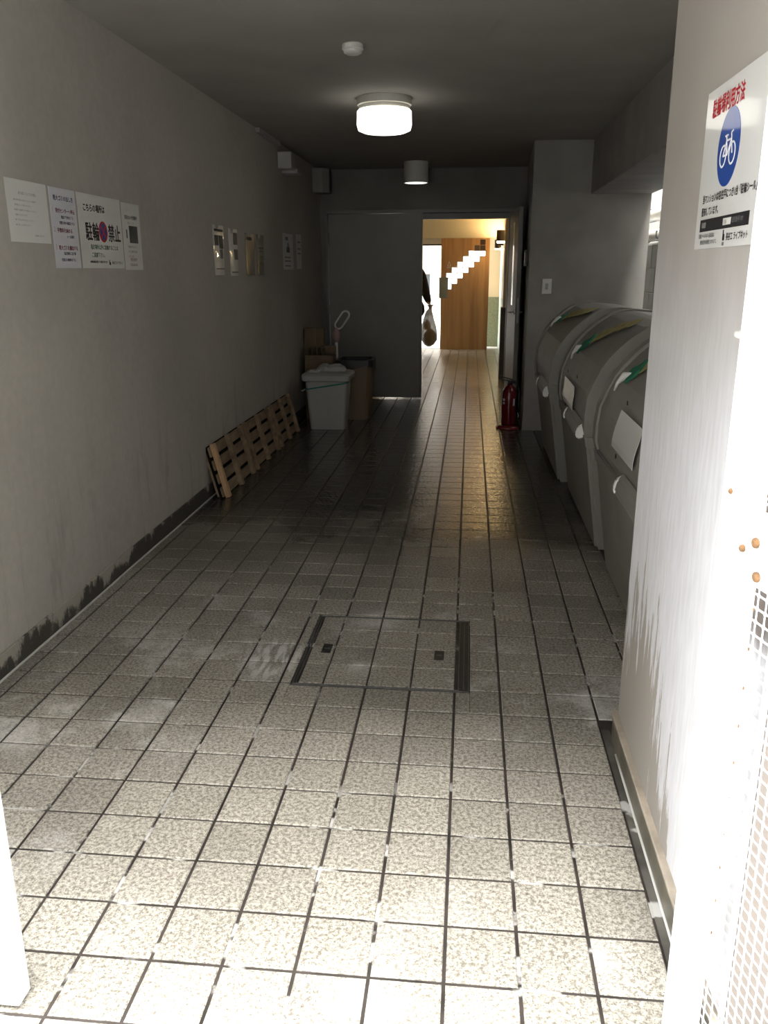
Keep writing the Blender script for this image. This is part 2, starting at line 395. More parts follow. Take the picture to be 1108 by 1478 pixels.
# ------------------------------------------------------------------ inspection hatch let into the floor
t = thing('inspection_hatch', 'square tiled inspection hatch with a thin metal frame let into the floor', 'hatch', (0, 0, 0))
obj('tray', bx((HX0+0.003, HY0+0.003, -0.03), (HX1-0.003, HY1-0.003, -0.006)), 'grout', t)
fx0, fx1, fy0, fy1 = HX0+0.004, HX1-0.003, HY0+0.004, HY1-0.004
for lo, hi in (((fx0, fy0, -0.02), (fx0+0.006, fy1, 0.0008)), ((fx0+0.011, fy0+0.01, -0.02), (fx0+0.015, fy1-0.01, 0.0004)), ((fx0, fy0, -0.02), (fx1, fy0+0.005, 0.0008)), ((fx0, fy0+0.009, -0.02), (fx1-0.036, fy0+0.0125, 0.0004)), ((fx0, fy1-0.005, -0.02), (fx1, fy1, 0.0008)), ((fx1-0.004, fy0, -0.02), (fx1, fy1, 0.0008)), ((fx1-0.038, fy0, -0.02), (fx1-0.034, fy1, 0.0004))):
    obj('frame_bar', bx(lo, hi, 0.0008), 'steel', t)
obj('side_channel', bx((fx1-0.034, fy0+0.004, -0.02), (fx1-0.004, fy1-0.004, -0.003)), 'wetstrip_dark', t)
obj('channel_rib', bx((fx1-0.021, fy0+0.02, -0.02), (fx1-0.017, fy1-0.02, -0.0012)), 'steel', t)
gx = [fx0+0.019, 0.45, 0.60, 0.75, 0.90, fx1-0.040]; gy = [fy0+0.016, 1.05+0.012, 1.20, 1.35, 1.50, fy1-0.009]
gy = [fy0+0.016, 1.20, 1.35, 1.50, fy1-0.009]
for a, b in zip(gx, gx[1:]):
    for c, d in zip(gy, gy[1:]):
        w, h = b-a-0.0055, d-c-0.004
        if w < 0.006: continue
        o = bpy.data.objects.new('tile', tile_mesh(w, h)); COL.objects.link(o); o.parent = t; o.location = ((a+b)/2, (c+d)/2, -0.0002)
for x, y in ((0.420, 1.326), (0.838, 1.305)):
    obj('lifting_slot', bx((x-0.018, y-0.038, -0.006), (x+0.018, y+0.038, 0.0008), 0.0008), 'wetstrip_dark', t)
    obj('slot_bar', bx((x-0.010, y-0.004, 0.0), (x+0.010, y+0.004, 0.0016)), 'steel', t)

# the wet mortar channel along the foot of the pillar
o = obj('drain_strip', bx((1.352, -0.30, -0.05), (1.376, 0.845, -0.0025)), 'wetstrip', floor)

# ------------------------------------------------------------------ structure: walls and ceiling
struct('wall_left', bx((XL-0.2, -0.35, -0.1), (XL, YD, 2.75)), 'wall_left')
struct('ceiling', bx((XL, 0.2, HC), (2.36, YD+0.14, HC+0.25)), 'ceiling')
struct('wall_front', bx((-2.6, -0.80, HC-0.005), (4.2, 0.2, 6.2)), 'front')  # unseen upper front, brought forward as an overhang to shade the entrance
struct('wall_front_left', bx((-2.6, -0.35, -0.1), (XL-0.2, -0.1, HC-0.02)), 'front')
pil = struct('wall_right_pillar', bx((PX, -0.28, -0.1), (1.86, 0.785, HC), 0.006), 'pillar')
obj('wall_shade_facing', bx((PX+0.004, -0.286, -0.1), (1.86, -0.279, HC)), 'front', pil)  # slab added to darken the pillar's end face in place of shade
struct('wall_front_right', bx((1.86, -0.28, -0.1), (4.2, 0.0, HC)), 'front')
bm = B(); prism(bm, [(1.405, 5.85), (2.355, 5.85), (2.355, 7.765), (1.475, 7.765)], -0.1, HC, 'Z')
wr = struct('wall_right', bm, 'wall')
struct('trim_beam', bx((1.872, 0.785, 1.945), (2.36, 5.85, HC), 0.004), 'wall')
# far wall with the double door
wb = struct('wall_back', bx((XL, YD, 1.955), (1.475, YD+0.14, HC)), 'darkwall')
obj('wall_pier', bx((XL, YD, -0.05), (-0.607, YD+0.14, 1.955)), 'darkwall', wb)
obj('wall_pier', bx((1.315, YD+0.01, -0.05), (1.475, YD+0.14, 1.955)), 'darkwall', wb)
# skirtings
bl = struct('baseboard_left', bx((XL-0.004, -0.3, -0.02), (XL+0.009, YD, 0.088), 0.003), 'base_left')
bm = B(); tube(bm, [(XL+0.012, y*0.3-0.3, 0.002+0.0015*math.sin(y*1.7)) for y in range(0, 18)], 0.0045, 6)
obj('sealant_bead', bm, 'sealant', bl, smooth=True)
br = struct('baseboard_right', bx((PX-0.012, -0.28, -0.02), (PX+0.002, 0.798, 0.082), 0.002), 'skirt')
obj('skirting_ledge', bx((PX-0.017, -0.28, 0.080), (PX+0.004, 0.803, 0.091), 0.002), 'ledge', br)
obj('skirting_end', bx((PX-0.010, 0.782, -0.02), (PX+0.36, 0.798, 0.082), 0.002), 'skirt', br)
bm = B(); tube(bm, [(PX-0.0135, y*0.1, 0.003) for y in range(-2, 8)], 0.0035, 6)
obj('sealant_bead', bm, 'sealant', br, smooth=True)
struct('baseboard_right_end', bx((1.40, 5.838, -0.02), (1.64, 5.852, 0.075), 0.002), 'wall')

# ------------------------------------------------------------------ double door
df = struct('trim_door_frame', bx((-0.607, YD-0.012, 1.925), (1.345, YD+0.10, 1.962), 0.003), 'frame')
obj('jamb', bx((-0.607, YD-0.012, 0), (-0.585, YD+0.10, 1.925), 0.002), 'frame', df)
obj('jamb', bx((1.30, YD+0.005, 0), (1.345, YD+0.10, 1.925), 0.002), 'frame', df)
obj('door_stop', bx((0.40, YD+0.045, 1.865), (1.30, YD+0.10, 1.925), 0.003), 'frame', df)
d1 = struct('door_1', bx((-0.582, YD+0.01, 0.012), (0.400, YD+0.05, 1.922), 0.003), 'door')
for z in (0.35, 0.95, 1.68):
    bm = B(); lathe(bm, [(0.008, z-0.05), (0.008, z+0.05)], 10, (-0.584, YD+0.002, 0)); obj('hinge', bm, 'chrome', d1)
obj('edge_strip', bx((0.392, YD+0.004, 0.012), (0.410, YD+0.055, 1.922), 0.002), 'frame', d1)
HY = Vector((1.328, YD-0.01, 0))
ang = math.atan2(6.80-HY.y, 1.372-HY.x)
d2 = struct('door_2', bx((0, -0.021, 0.012), (0.83, 0.021, 1.922), 0.003), 'door')
d2.location = HY; d2.rotation_euler = (0, 0, ang)
obj('lock_plate', bx((0.828, -0.011, 0.86), (0.8325, 0.011, 1.10), 0.001), 'chrome', d2)
for s in (1, -1):
    bm = B(); lathe(bm, [(0.022, 0), (0.022, 0.008)], 14, (0.775, s*0.025, 0.965), 'Y')
    tube(bm, [(0.775, s*0.021, 0.965), (0.775, s*0.065, 0.965), (0.762, s*0.072, 0.965), (0.655, s*0.072, 0.965)], 0.009, 8)
    obj('lever_handle', bm, 'chrome', d2, smooth=True)
obj('door_window', bx((0.40, -0.0225, 1.02), (0.52, 0.0225, 1.80)), 'glass', d2)
for z in (0.35, 1.68):
    bm = B(); lathe(bm, [(0.008, z-0.05), (0.008, z+0.05)], 10, (0.0, 0.026, 0)); obj('hinge', bm, 'chrome', d2)

# ------------------------------------------------------------------ corridor and entrance beyond the door
struct('wall_corridor_left', bx((-1.75, YD+0.14, -0.1), (-1.6, 13.75, 2.5)), 'cream')
struct('wall_corridor_back', bx((-1.6, YD+0.14, -0.1), (XL, YD+0.24, 2.5)), 'cream')
struct('ceiling_corridor', bx((-1.75, YD+0.14, 2.45), (2.5, 13.6, 2.6)), 'hall_floor')
wcr = struct('wall_corridor_right', bx((1.45, 9.62, 0.9), (1.6, 14.75, 2.45)), 'cream')
obj('dado', bx((1.447, 9.62, -0.1), (1.6, 14.75, 0.9)), 'mosaic', wcr)
wp = struct('wall_corridor_pier', bx((1.335, 9.40, 0.9), (1.6, 9.62, 2.45)), 'cream')
obj('dado', bx((1.31, 9.385, -0.1), (1.6, 9.62, 0.9), 0.004), 'dado', wp)
struct('wall_corridor_side', bx((1.475, YD+0.14, -0.1), (1.6, 9.40, 2.45)), 'cream')
we = struct('wall_entrance_lintel', bx((-1.75, 13.6, 1.885), (1.45, 13.75, 2.6)), 'cream')
struct('ceiling_light_blocker', bx((-2.2, 13.75, 2.10), (2.2, 15.5, 2.3)), 'cream')  # unseen slab added to cut the sky light at the far entrance
struct('wall_light_blocker_right', bx((1.6, 13.75, -0.1), (1.75, 15.5, 2.1)), 'cream')  # unseen side wall added with the slab above to block sky light
struct('wall_entrance_left', bx((-1.75, 13.6, -0.1), (-0.62, 13.75, 1.885)), 'cream')
wn = struct('wall_entrance_niche', bx((1.22, 14.5, 0.88), (1.6, 14.62, 2.4)), 'cream')
obj('dado', bx((1.22, 14.49, -0.1), (1.6, 14.62, 0.88)), 'mosaic', wn)
ed = struct('door_3', bx((-0.62, 13.62, 1.79), (0.405, 13.72, 1.885), 0.004), 'offwhite')
obj('door_rail', bx((-0.62, 13.63, 1.765), (0.405, 13.70, 1.79), 0.003), 'dark', ed)

# oak partition with stair-stepped openings
px0, px1, pz1, py = 0.404, 1.235, 1.884, 13.60
c0x, c0z, cw, ch = 0.492, 1.033, 0.0955, 0.092
holes = set()
for rrow, (a, b) in enumerate([(0, 1), (0, 2), (0, 3), (1, 4), (2, 5), (3, 6), (4, 7), (5, 7), (6, 7)]):
    for c in range(a, b): holes.add((c, rrow))
xs = [px0] + [c0x+cw*k for k in range(8)] + ([px1] if px1 > c0x+cw*7+0.002 else [])
zs = [0.0] + [c0z+ch*k for k in range(10)] + [pz1]
bm = B(); t0, t1 = py, py+0.05
G = {}
def gv(i, k, t):
    if (i, k, t) not in G: G[(i, k, t)] = bm.verts.new((xs[i], t, zs[k]))
    return G[(i, k, t)]
solid = {}
for i in range(len(xs)-1):
    for k in range(len(zs)-1):
        solid[(i, k)] = not ((i-1, k-1) in holes)
for (i, k), s in solid.items():
    if not s: continue
    for t in (t0, t1): bm.faces.new((gv(i, k, t), gv(i+1, k, t), gv(i+1, k+1, t), gv(i, k+1, t)))
    for (di, dk), (a, b) in {(-1, 0): ((i, k), (i, k+1)), (1, 0): ((i+1, k), (i+1, k+1)), (0, -1): ((i, k), (i+1, k)), (0, 1): ((i, k+1), (i+1, k+1))}.items():
        if not solid.get((i+di, k+dk), False):
            bm.faces.new((gv(*a, t0), gv(*b, t0), gv(*b, t1), gv(*a, t1)))
pt = thing('wooden_partition', 'tall oak veneered partition with stair-stepped openings at the corridor end', 'partition', (0, 0, 0))
obj('panel', bm, 'oak', pt)
bm = B()
for (c, rrow) in holes:
    x0, z0 = c0x+cw*c, c0z+ch*rrow
    for lo, hi in (((x0-0.004, py+0.012, z0-0.004), (x0+0.004, py+0.03, z0+ch+0.004)), ((x0-0.004, py+0.012, z0-0.004), (x0+cw+0.004, py+0.03, z0+0.004))): box(bm, lo, hi)
obj('opening_bars', bm, 'oak', pt)
bm = B()   # triangle emblem with two short bars
P = [(0.514, 1.425), (0.572, 1.425), (0.543, 1.500)]
for a, b in ((P[0], P[2]), (P[1], P[2]), (P[0], P[1])):
    tube(bm, [(a[0], py-0.003, a[1]), (b[0], py-0.003, b[1])], 0.0045, 6)
box(bm, (0.505, py-0.006, 1.393), (0.578, py-0.001, 1.405)); 
obj('emblem', bm, 'whiteprint', pt)
o = obj('notice_plate', bx((0.375, py-0.03, 0.885), (0.53, py-0.012, 1.235), 0.004), 'acrylic'); tag(o, 'grey-green plate standing at the left edge of the oak partition', 'plate')
bm = B(); box(bm, (0.96, 13.745, 1.675), (1.215, 13.79, 1.95), 0.003); o = obj('filler_board', bm, 'dark'); tag(o, 'dark sign board added behind to darken the top openings of the oak partition', 'filler')  # board put behind the openings only to make them dark
obj('face_panel', bx((0.975, 13.735, 1.69), (1.20, 13.746, 1.87)), 'bronze', o)

# corridor up-and-down lights
def sconce(x, y, z0, label):
    t = thing('wall_lamp', label, 'lamp', (x, y, z0), group='brown cylinder lamps on the corridor wall')
    bm = B(); lathe(bm, [(0.054, 0.0), (0.056, 0.004), (0.056, 0.136), (0.054, 0.14)], 20, cap=False); obj('shade', bm, 'bronze', t, smooth=True)
    bm = B(); lathe(bm, [(0.001, -0.020), (0.046, -0.018), (0.051, -0.010), (0.051, 0.006)], 20, cap=False); obj('lens', bm, 'down_lens', t, smooth=True)
    bm = B(); lathe(bm, [(0.001, 0.134), (0.052, 0.134)], 20, cap=False); obj('lens', bm, 'warm_glow', t)
    obj('bracket', bx((0.05, -0.02, 0.05), (1.45-x, 0.02, 0.09)), 'bronze', t)
sconce(1.295, 9.95, 1.712, 'brown cylinder wall lamp in the corridor, the nearer and larger of two')
sconce(1.365, 13.35, 1.705, 'brown cylinder wall lamp at the corridor end, the farther and smaller of two')

# outside beyond the entrance, and outside behind the camera
struct('ground_street', bx((-12, 13.9, -0.14), (14, 40, -0.02)), 'ground')
struct('ground_front', bx((-14, -14, -0.14), (14, -0.62, -0.015)), 'ground')
fh = thing('house', 'pale house across the street seen through the bright entrance', 'house', (0, 26, 0))
obj('wall', bx((-9, 0, -0.05), (11, 4, 11)), 'farhouse', fh)
for z in (2.2, 4.9):
    obj('balcony', bx((-5.0, -0.9, z-0.95), (0.25, 0, z)), 'farslab', fh)
for x in (-4.0, -1.6):
    for z in (0.6, 2.7):
        w_ = obj('window', bx((x, -0.03, z), (x+1.3, 0.05, z+1.2)), 'offwhite', fh)
        obj('pane', bx((x+0.06, -0.04, z+0.06), (x+1.24, -0.02, z+1.14)), 'glass', w_)
oh = thing('sky_blocker_house', 'unseen grey apartment house added across the yard to block low sky', 'house', (0, -6.5, 0))  # added behind the camera, tall and dark, to cut low sky light
obj('wall', bx((-14, -3, -0.05), (14, 0, 10.0)), 'facade', oh)
for x in (-7, -3.5, 0, 3.5, 7):
    for z in (0.9, 3.6, 6.3):
        w_ = obj('window', bx((x, -0.02, z), (x+1.6, 0.04, z+1.3)), 'offwhite', oh)
        obj('pane', bx((x+0.08, 0.02, z+0.08), (x+1.52, 0.05, z+1.22)), 'glass', w_)

nh = thing('gap_light_blocker', 'grey neighbouring house wall added beyond the gap to block its sky light', 'house', (3.3, 0, 0))  # added to narrow the open sky above the gap
obj('wall', bx((0, 0.25, -0.05), (3, 12.0, 5.0)), 'facade', nh)
obj('eave', bx((-0.12, 0.25, 4.85), (0.0, 12.0, 4.95)), 'facade', nh)
# boundary wall and pipes in the gap behind the storage boxes
bw = struct('wall_boundary', bx((2.66, 0.25, -0.1), (2.8, 9.0, 1.60)), 'grout')
for k in range(7):
    for q in range(6):
        y0 = 5.9+q*0.40 + (0.2 if k % 2 else 0) - 0.4
        obj('block', bx((2.645, y0, 0.02+k*0.225), (2.67, y0+0.39, 0.02+k*0.225+0.217), 0.003), 'block', bw)
bm = B(); tube(bm, [(2.60, 5.9, 1.835), (2.60, 7.2, 1.835)], 0.058, 16); pp = obj('pipe', bm, 'pipe', smooth=True); tag(pp, 'thick white pipe above the block wall, the upper of two', 'pipe', 'white pipes beside the boundary wall')
for y in (6.2, 6.95): obj('pipe_clamp', bx((2.535, y, 1.80), (2.68, y+0.03, 1.90), 0.004), 'steel', pp)
obj('pipe_stand', bx((2.59, 6.4, 1.58), (2.64, 6.44, 1.80)), 'steel', pp)
bm = B(); tube(bm, [(2.50, 5.9, 1.64), (2.50, 6.70, 1.64), (2.52, 6.77, 1.63)], 0.05, 16); pp = obj('pipe', bm, 'pipe', smooth=True); tag(pp, 'white pipe above the block wall, the lower and shorter of two', 'pipe', 'white pipes beside the boundary wall')
for y in (6.0, 6.6): obj('pipe_clamp', bx((2.445, y, 1.60), (2.66, y+0.03, 1.67), 0.004), 'steel', pp)

# ------------------------------------------------------------------ white steel gate
def perforated(bm, x0, x1, z0, z1, pitch, hole, th):
    nx = max(1, round((x1-x0)/pitch)); nz = max(1, round((z1-z0)/pitch)); px_ = (x1-x0)/nx; pz_ = (z1-z0)/nz
    c = hole*0.14
    for i in range(nx):
        for k in range(nz):
            cx, cz = x0+(i+0.5)*px_, z0+(k+0.5)*pz_; h = hole/2
            inn = [(-h, -h+c), (-h+c, -h), (h-c, -h), (h, -h+c), (h, h-c), (h-c, h), (-h+c, h), (-h, h-c)]
            X, Z = px_/2, pz_/2
            out = [(-X, -h+c), (-h+c, -Z), (h-c, -Z), (X, -h+c), (X, h-c), (h-c, Z), (-h+c, Z), (-X, h-c)]
            cor = {0: (-X, -Z), 2: (X, -Z), 4: (X, Z), 6: (-X, Z)}
            for y, fl in ((-th/2, 1), (th/2, -1)):
                I = [bm.verts.new((cx+a, y, cz+b)) for a, b in inn]; O = [bm.verts.new((cx+a, y, cz+b)) for a, b in out]
                for q in range(8):
                    f = [I[q], O[q], O[(q+1) % 8], I[(q+1) % 8]]
                    if q in cor: f = [I[q], O[q], bm.verts.new((cx+cor[q][0], y, cz+cor[q][1])), O[(q+1) % 8], I[(q+1) % 8]]
                    bm.faces.new(f)
                if fl == 1: keep = I
            for q in range(8): bm.faces.new((keep[q], keep[(q+1) % 8], I[(q+1) % 8], I[q]))
def gate_leaf(name, label, loc, rotz, W, visible_bolts):
    g = thing(name, label, 'gate', loc, (0, 0, rotz))
    H = 2.0
    for x0, x1 in ((0.0, 0.048), (W-0.048, W)):
        obj('stile', bx((x0, -0.022, 0.012), (x1, 0.022, H), 0.003), 'white', g)
    obj('rail', bx((0.048, -0.020, 0.012), (W-0.048, 0.020, 0.07), 0.003), 'white', g)
    obj('rail', bx((0.048, -0.020, H-0.06), (W-0.048, 0.020, H), 0.003), 'white', g)
    obj('middle_rail', bx((0.048, -0.020, 0.936), (W-0.048, 0.020, 1.027), 0.003), 'white', g)
    for z0, z1 in ((0.07, 0.936), (1.027, H-0.06)):
        bm = B(); perforated(bm, 0.048, W-0.048, z0, z1, 0.0196, 0.0170, 0.001)
        obj('mesh_panel', bm, 'white', g)
    if visible_bolts:
        for x, z, r in ((0.068, 0.981, 0.005), (0.097, 0.998, 0.007), (0.108, 0.953, 0.007), (0.025, 1.052, 0.004), (0.25, 0.98, 0.007)):
            bm = B(); lathe(bm, [(r*0.5, -0.026), (r, -0.024), (r*1.1, -0.019), (r*1.1, 0.019), (r, 0.024), (r*0.5, 0.026)], 10, (x, 0, z), 'Y'); obj('bolt', bm, 'rust', g)
        for k in range(10):
            z = 1.047+k*0.0196
            obj('rust_spot', bx((0.043, 0.019, z), (0.050+0.003*random.random(), 0.0226, z+0.005)), 'rust', g)
        for k in range(10):
            z = 0.30+k*0.064
            obj('rust_spot', bx((0.042, 0.019, z), (0.0475, 0.0226, z+0.004)), 'rust', g)
        for z in (0.3, 1.6):
            bm = B(); lathe(bm, [(0.009, z-0.06), (0.009, z+0.06)], 12, (-0.002, 0.026, 0)); obj('hinge', bm, 'white', g, smooth=True)
    return g
gang = math.atan2(-0.97, 0.24)
gate_leaf('gate_leaf', 'white steel gate leaf with square mesh, swung open beside the grey pillar', (1.3085, -0.262, 0), gang, 0.70, True)
gate_leaf('gate_leaf', 'white steel gate leaf at the bottom left corner, only its edge stile showing', (0.101, -0.275, 0), PI, 0.70, False)
bm = B(); lathe(bm, [(0.006, 0.0), (0.009, 0.008), (0.006, 0.015), (0.003, 0.018)], 12, (0, 0, 0), 'X')
for v in bm.verts: v.co.x = -v.co.x
box(bm, (-0.003, -0.008, -0.030), (0.0, 0.008, 0.030), 0.001)
o = obj('gate_catch', bm, 'offwhite', loc=(PX, 0.022, 1.248)); tag(o, 'small white gate catch on the pillar edge beside the gate', 'catch')

# ------------------------------------------------------------------ notices
TXT = []
def text(parent, s, x, y, size, m, align='LEFT', z=0.0016, bold=0.0, width=None, xs=1.0):
    c = bpy.data.curves.new('lettering', 'FONT'); c.body = s; c.size = size; c.align_x = align; c.resolution_u = 2
    o = bpy.data.objects.new('lettering', c); COL.objects.link(o); o.parent = parent; o.location = (x, y, z); o.scale = (xs, 1, 1)
    c.materials.append(MT[m]); TXT.append((o, m, bold))
    return o
def notice(label, side, a, z, w, h, m='paper', curl=0.0, group=None, face=None):
    """lower-left corner at (a, z) on a wall; local x right, y up, z out of the wall"""
    if side == 'L': loc, rot = (XL+0.0015, a, z), (PI/2, 0, PI/2)
    elif side == 'R': loc, rot = (PX-0.0015, a, z), (PI/2, 0, -PI/2)
    t = thing('notice', label, 'notice', loc, rot, group)
    bm = B(); nx, ny = 8, 8
    V = [[bm.verts.new((w*i/nx, h*k/ny, curl*(0.006*math.sin(3.1*i/nx+0.4)*math.cos(2.3*k/ny) + 0.010*max(0, k/ny-0.6)**2*(1 if i < 3 else 0.2)))) for k in range(ny+1)] for i in range(nx+1)]
    for i in range(nx):
        for k in range(ny): bm.faces.new((V[i][k], V[i+1][k], V[i+1][k+1], V[i][k+1]))
    r = bmesh.ops.extrude_face_region(bm, geom=list(bm.faces))
    for v in [e for e in r['geom'] if isinstance(e, bmesh.types.BMVert)]: v.co.z += 0.001
    obj('sheet', bm, m, t, smooth=False)
    return t
def flat(parent, name, x0, y0, x1, y1, m, z0=0.001, z1=0.0016):
    return obj(name, bx((x0, y0, z0), (x1, y1, z1)), m, parent)
def ellipse(parent, name, cx, cy, r, m, z0, z1, n=32):
    bm = B(); lathe(bm, [(r, z0), (r, z1)], n, (cx, cy, 0)); return obj(name, bm, m, parent)
def lines(parent, x, y, n, size, m, texts, step, **k):
    for i in range(n): text(parent, texts[i % len(texts)], x, y-i*step, size, m, **k)

# leftmost landscape sheet with faint small print
t = notice('landscape white sheet of faint small print, leftmost on the left wall', 'L', 1.394, 1.454, 0.288, 0.208, 'palepaper')
text(t, '貼り紙についてのお願い', 0.145, 0.160, 0.0115, 'greyprint', 'CENTER')
body = ['● 居住者の皆様へお知らせいたします。共用部分に', '  物を置かないようお願いいたします。', '● 通路には自転車やゴミを放置しないでください。', '  避難のさまたげになります。', '● ゴミは決められた日に出してください。', '● 上記のことをお守りください。']
for i, s in enumerate(body): text(t, s, 0.045, 0.138-0.0165*i, 0.0068, 'greyprint')
text(t, '管理組合  平成  年  月', 0.17, 0.022, 0.007, 'greyprint')
# numbered notice
t = notice('portrait notice with numbered maroon and navy lines on the left wall', 'L', 1.7015, 1.3665, 0.213, 0.294, 'bluepaper')
text(t, '粗大ゴミの出し方', 0.028, 0.250, 0.0205, 'navy', bold=0.0006)
for y, n, s in ((0.205, '1', '受付センターへ申込'), (0.133, '2', '手数料を納める'), (0.069, '3', '粗大ゴミを搬出する')):
    text(t, n, 0.012, y, 0.026, 'maroon', xs=0.6); text(t, s, 0.036, y, 0.0182, 'maroon', bold=0.0006, xs=1.0 if len(s) < 9 else 0.98)
for y, x, s in ((0.184, 0.078, '電話で予約をする'), (0.163, 0.060, '収集日時の確認をする'), (0.113, 0.110, 'シール添付'), (0.050, 0.072, '指定場所に出す事'), (0.026, 0.048, '収集日の朝8時までに')):
    text(t, s, x, y, 0.0128, 'navy', bold=0.0003)
# no bicycle parking
t = notice('large white no-parking notice with a red and blue disc on the left wall', 'L', 1.931, 1.3665, 0.428, 0.294, 'paper')
text(t, 'こちらの場所は', 0.045, 0.228, 0.033, 'black', bold=0.0012, xs=0.92)
text(t, '駐輪', 0.052, 0.118, 0.077, 'black', bold=0.0022, xs=0.86); text(t, '禁止', 0.276, 0.118, 0.077, 'black', bold=0.0022, xs=0.86)
ellipse(t, 'sign_disc', 0.226, 0.150, 0.043, 'red', 0.001, 0.0016); ellipse(t, 'sign_disc', 0.226, 0.150, 0.034, 'blue', 0.001, 0.0020)
for a in (PI/4, -PI/4):
    bm = B(); box(bm, (0.226-0.036, 0.150-0.0045, 0.0012), (0.226+0.036, 0.150+0.0045, 0.0024 if a > 0 else 0.0027), rot=(0, 0, a)); obj('sign_bar', bm, 'red', t)
text(t, '指定場所以外に駐輪することは', 0.088, 0.078, 0.0215, 'green', bold=0.0004, xs=0.93); text(t, 'ご遠慮下さい。', 0.092, 0.046, 0.0215, 'green', bold=0.0004, xs=0.93)
text(t, '※無断駐輪は撤去する場合があります', 0.070, 0.022, 0.0105, 'black', bold=0.0003)
text(t, '長谷工ライブネット', 0.290, 0.018, 0.0145, 'black', bold=0.0003, xs=0.9)
flat(t, 'logo', 0.262, 0.014, 0.268, 0.034, 'black'); flat(t, 'logo', 0.270, 0.014, 0.276, 0.026, 'black')
# notice with dark photo
t = notice('narrow notice with a dark photo at the right end of the nearest row', 'L', 2.3715, 1.360, 0.211, 0.294, 'paper')
text(t, '防犯カメラ作動中', 0.030, 0.225, 0.0200, 'greyprint', bold=0.0006, xs=0.92); text(t, '録画しています', 0.060, 0.204, 0.011, 'greyprint')
flat(t, 'photo', 0.072, 0.120, 0.172, 0.196, 'photo'); flat(t, 'photo', 0.036, 0.140, 0.050, 0.178, 'greyprint')
lines(t, 0.042, 0.098, 3, 0.0125, 'greyprint', ['不審者を見かけたら', 'すぐに通報をお願い', 'いたします'], 0.021)
text(t, '管理事務所', 0.062, 0.040, 0.016, 'maroon'); text(t, '0120-00-000', 0.056, 0.017, 0.0165, 'maroon')
# farther notices
t = notice('curled sheet with two dark pictures, leftmost of the middle group on the left wall', 'L', 3.757, 1.329, 0.225, 0.30, 'paper', 1.0)
flat(t, 'heading_bar', 0.03, 0.262, 0.20, 0.276, 'black', 0.001, 0.006); flat(t, 'picture', 0.03, 0.178, 0.09, 0.238, 'photo', 0.001, 0.008); flat(t, 'picture', 0.12, 0.160, 0.19, 0.238, 'photo', 0.001, 0.008); flat(t, 'picture', 0.12, 0.10, 0.175, 0.155, 'greyprint', 0.001, 0.008); flat(t, 'caption_bar', 0.03, 0.035, 0.20, 0.042, 'greyprint', 0.001, 0.007)
t = notice('curled sheet with a column of dark pictures, second of the middle wall group', 'L', 4.105, 1.322, 0.205, 0.30, 'paper', 1.0)
flat(t, 'picture', 0.11, 0.20, 0.18, 0.276, 'photo', 0.001, 0.008); flat(t, 'picture', 0.11, 0.105, 0.18, 0.17, 'photo', 0.001, 0.008); flat(t, 'caption_bar', 0.03, 0.02, 0.18, 0.028, 'greyprint', 0.001, 0.007)
t = notice('dark brown laminated sheet with glinting edge, third of the middle group on the left wall', 'L', 4.515, 1.325, 0.255, 0.285, 'dullsheet', 1.0)
flat(t, 'heading_bar', 0.08, 0.24, 0.16, 0.26, 'black', 0.001, 0.008)
t = notice('dull brown sheet with pale lines, rightmost of the middle group on the left wall', 'L', 4.835, 1.328, 0.225, 0.285, 'dullsheet', 1.0)
for y in (0.19, 0.165, 0.14, 0.08): flat(t, 'text_line', 0.05, y, 0.17, y+0.006, 'greyprint', 0.001, 0.008)
t = notice('grey sheet with a dark figure picture, near the far door on the left wall', 'L', 5.742, 1.365, 0.415, 0.296, 'palepaper')
flat(t, 'heading_bar', 0.10, 0.24, 0.21, 0.268, 'photo'); flat(t, 'picture', 0.14, 0.14, 0.27, 0.185, 'photo'); flat(t, 'picture', 0.19, 0.185, 0.235, 0.22, 'photo')
for y in (0.095, 0.065, 0.025): flat(t, 'text_line', 0.06, y, 0.30, y+0.010, 'greyprint')
t = notice('narrow plain grey sheet nearest the far door on the left wall', 'L', 6.312, 1.370, 0.225, 0.302, 'palepaper')
for y in (0.23, 0.17, 0.13): flat(t, 'text_line', 0.05, y, 0.18, y+0.012, 'greyprint')
# bicycle parking notice on the pillar
t = notice('white bicycle parking notice with a blue disc and red title on the grey pillar', 'R', 0.408, 1.3935, 0.392, 0.296, 'paper')
text(t, '駐輪場利用方法', 0.045, 0.246, 0.036, 'red', bold=0.0012, xs=0.80)
ellipse(t, 'sign_disc', 0.178, 0.176, 0.068, 'blue', 0.001, 0.0016, 40)
bm = B()
for cx in (0.150, 0.206):
    tube(bm, [(cx+0.0185*math.cos(2*PI*k/24), 0.163+0.0185*math.sin(2*PI*k/24), 0.0020) for k in range(24)], 0.0019, 6, True, 0.4)
for a, b in (((0.150, 0.163), (0.166, 0.188)), ((0.166, 0.188), (0.195, 0.188)), ((0.166, 0.188), (0.176, 0.163)), ((0.176, 0.163), (0.195, 0.188)), ((0.150, 0.163), (0.176, 0.163)), ((0.206, 0.163), (0.192, 0.199)), ((0.192, 0.199), (0.202, 0.201)), ((0.166, 0.188), (0.163, 0.197)), ((0.155, 0.197), (0.171, 0.197))):
    tube(bm, [(a[0], a[1], 0.0020), (b[0], b[1], 0.0020)], 0.0019, 6, flat=0.4)
obj('bicycle_symbol', bm, 'whiteprint', t)
text(t, '当マンションは各住戸につき1台「駐輪シール」を', 0.035, 0.088, 0.0178, 'black', bold=0.0006, xs=0.90); text(t, '配布しています。', 0.035, 0.064, 0.0178, 'black', bold=0.0006, xs=0.90)
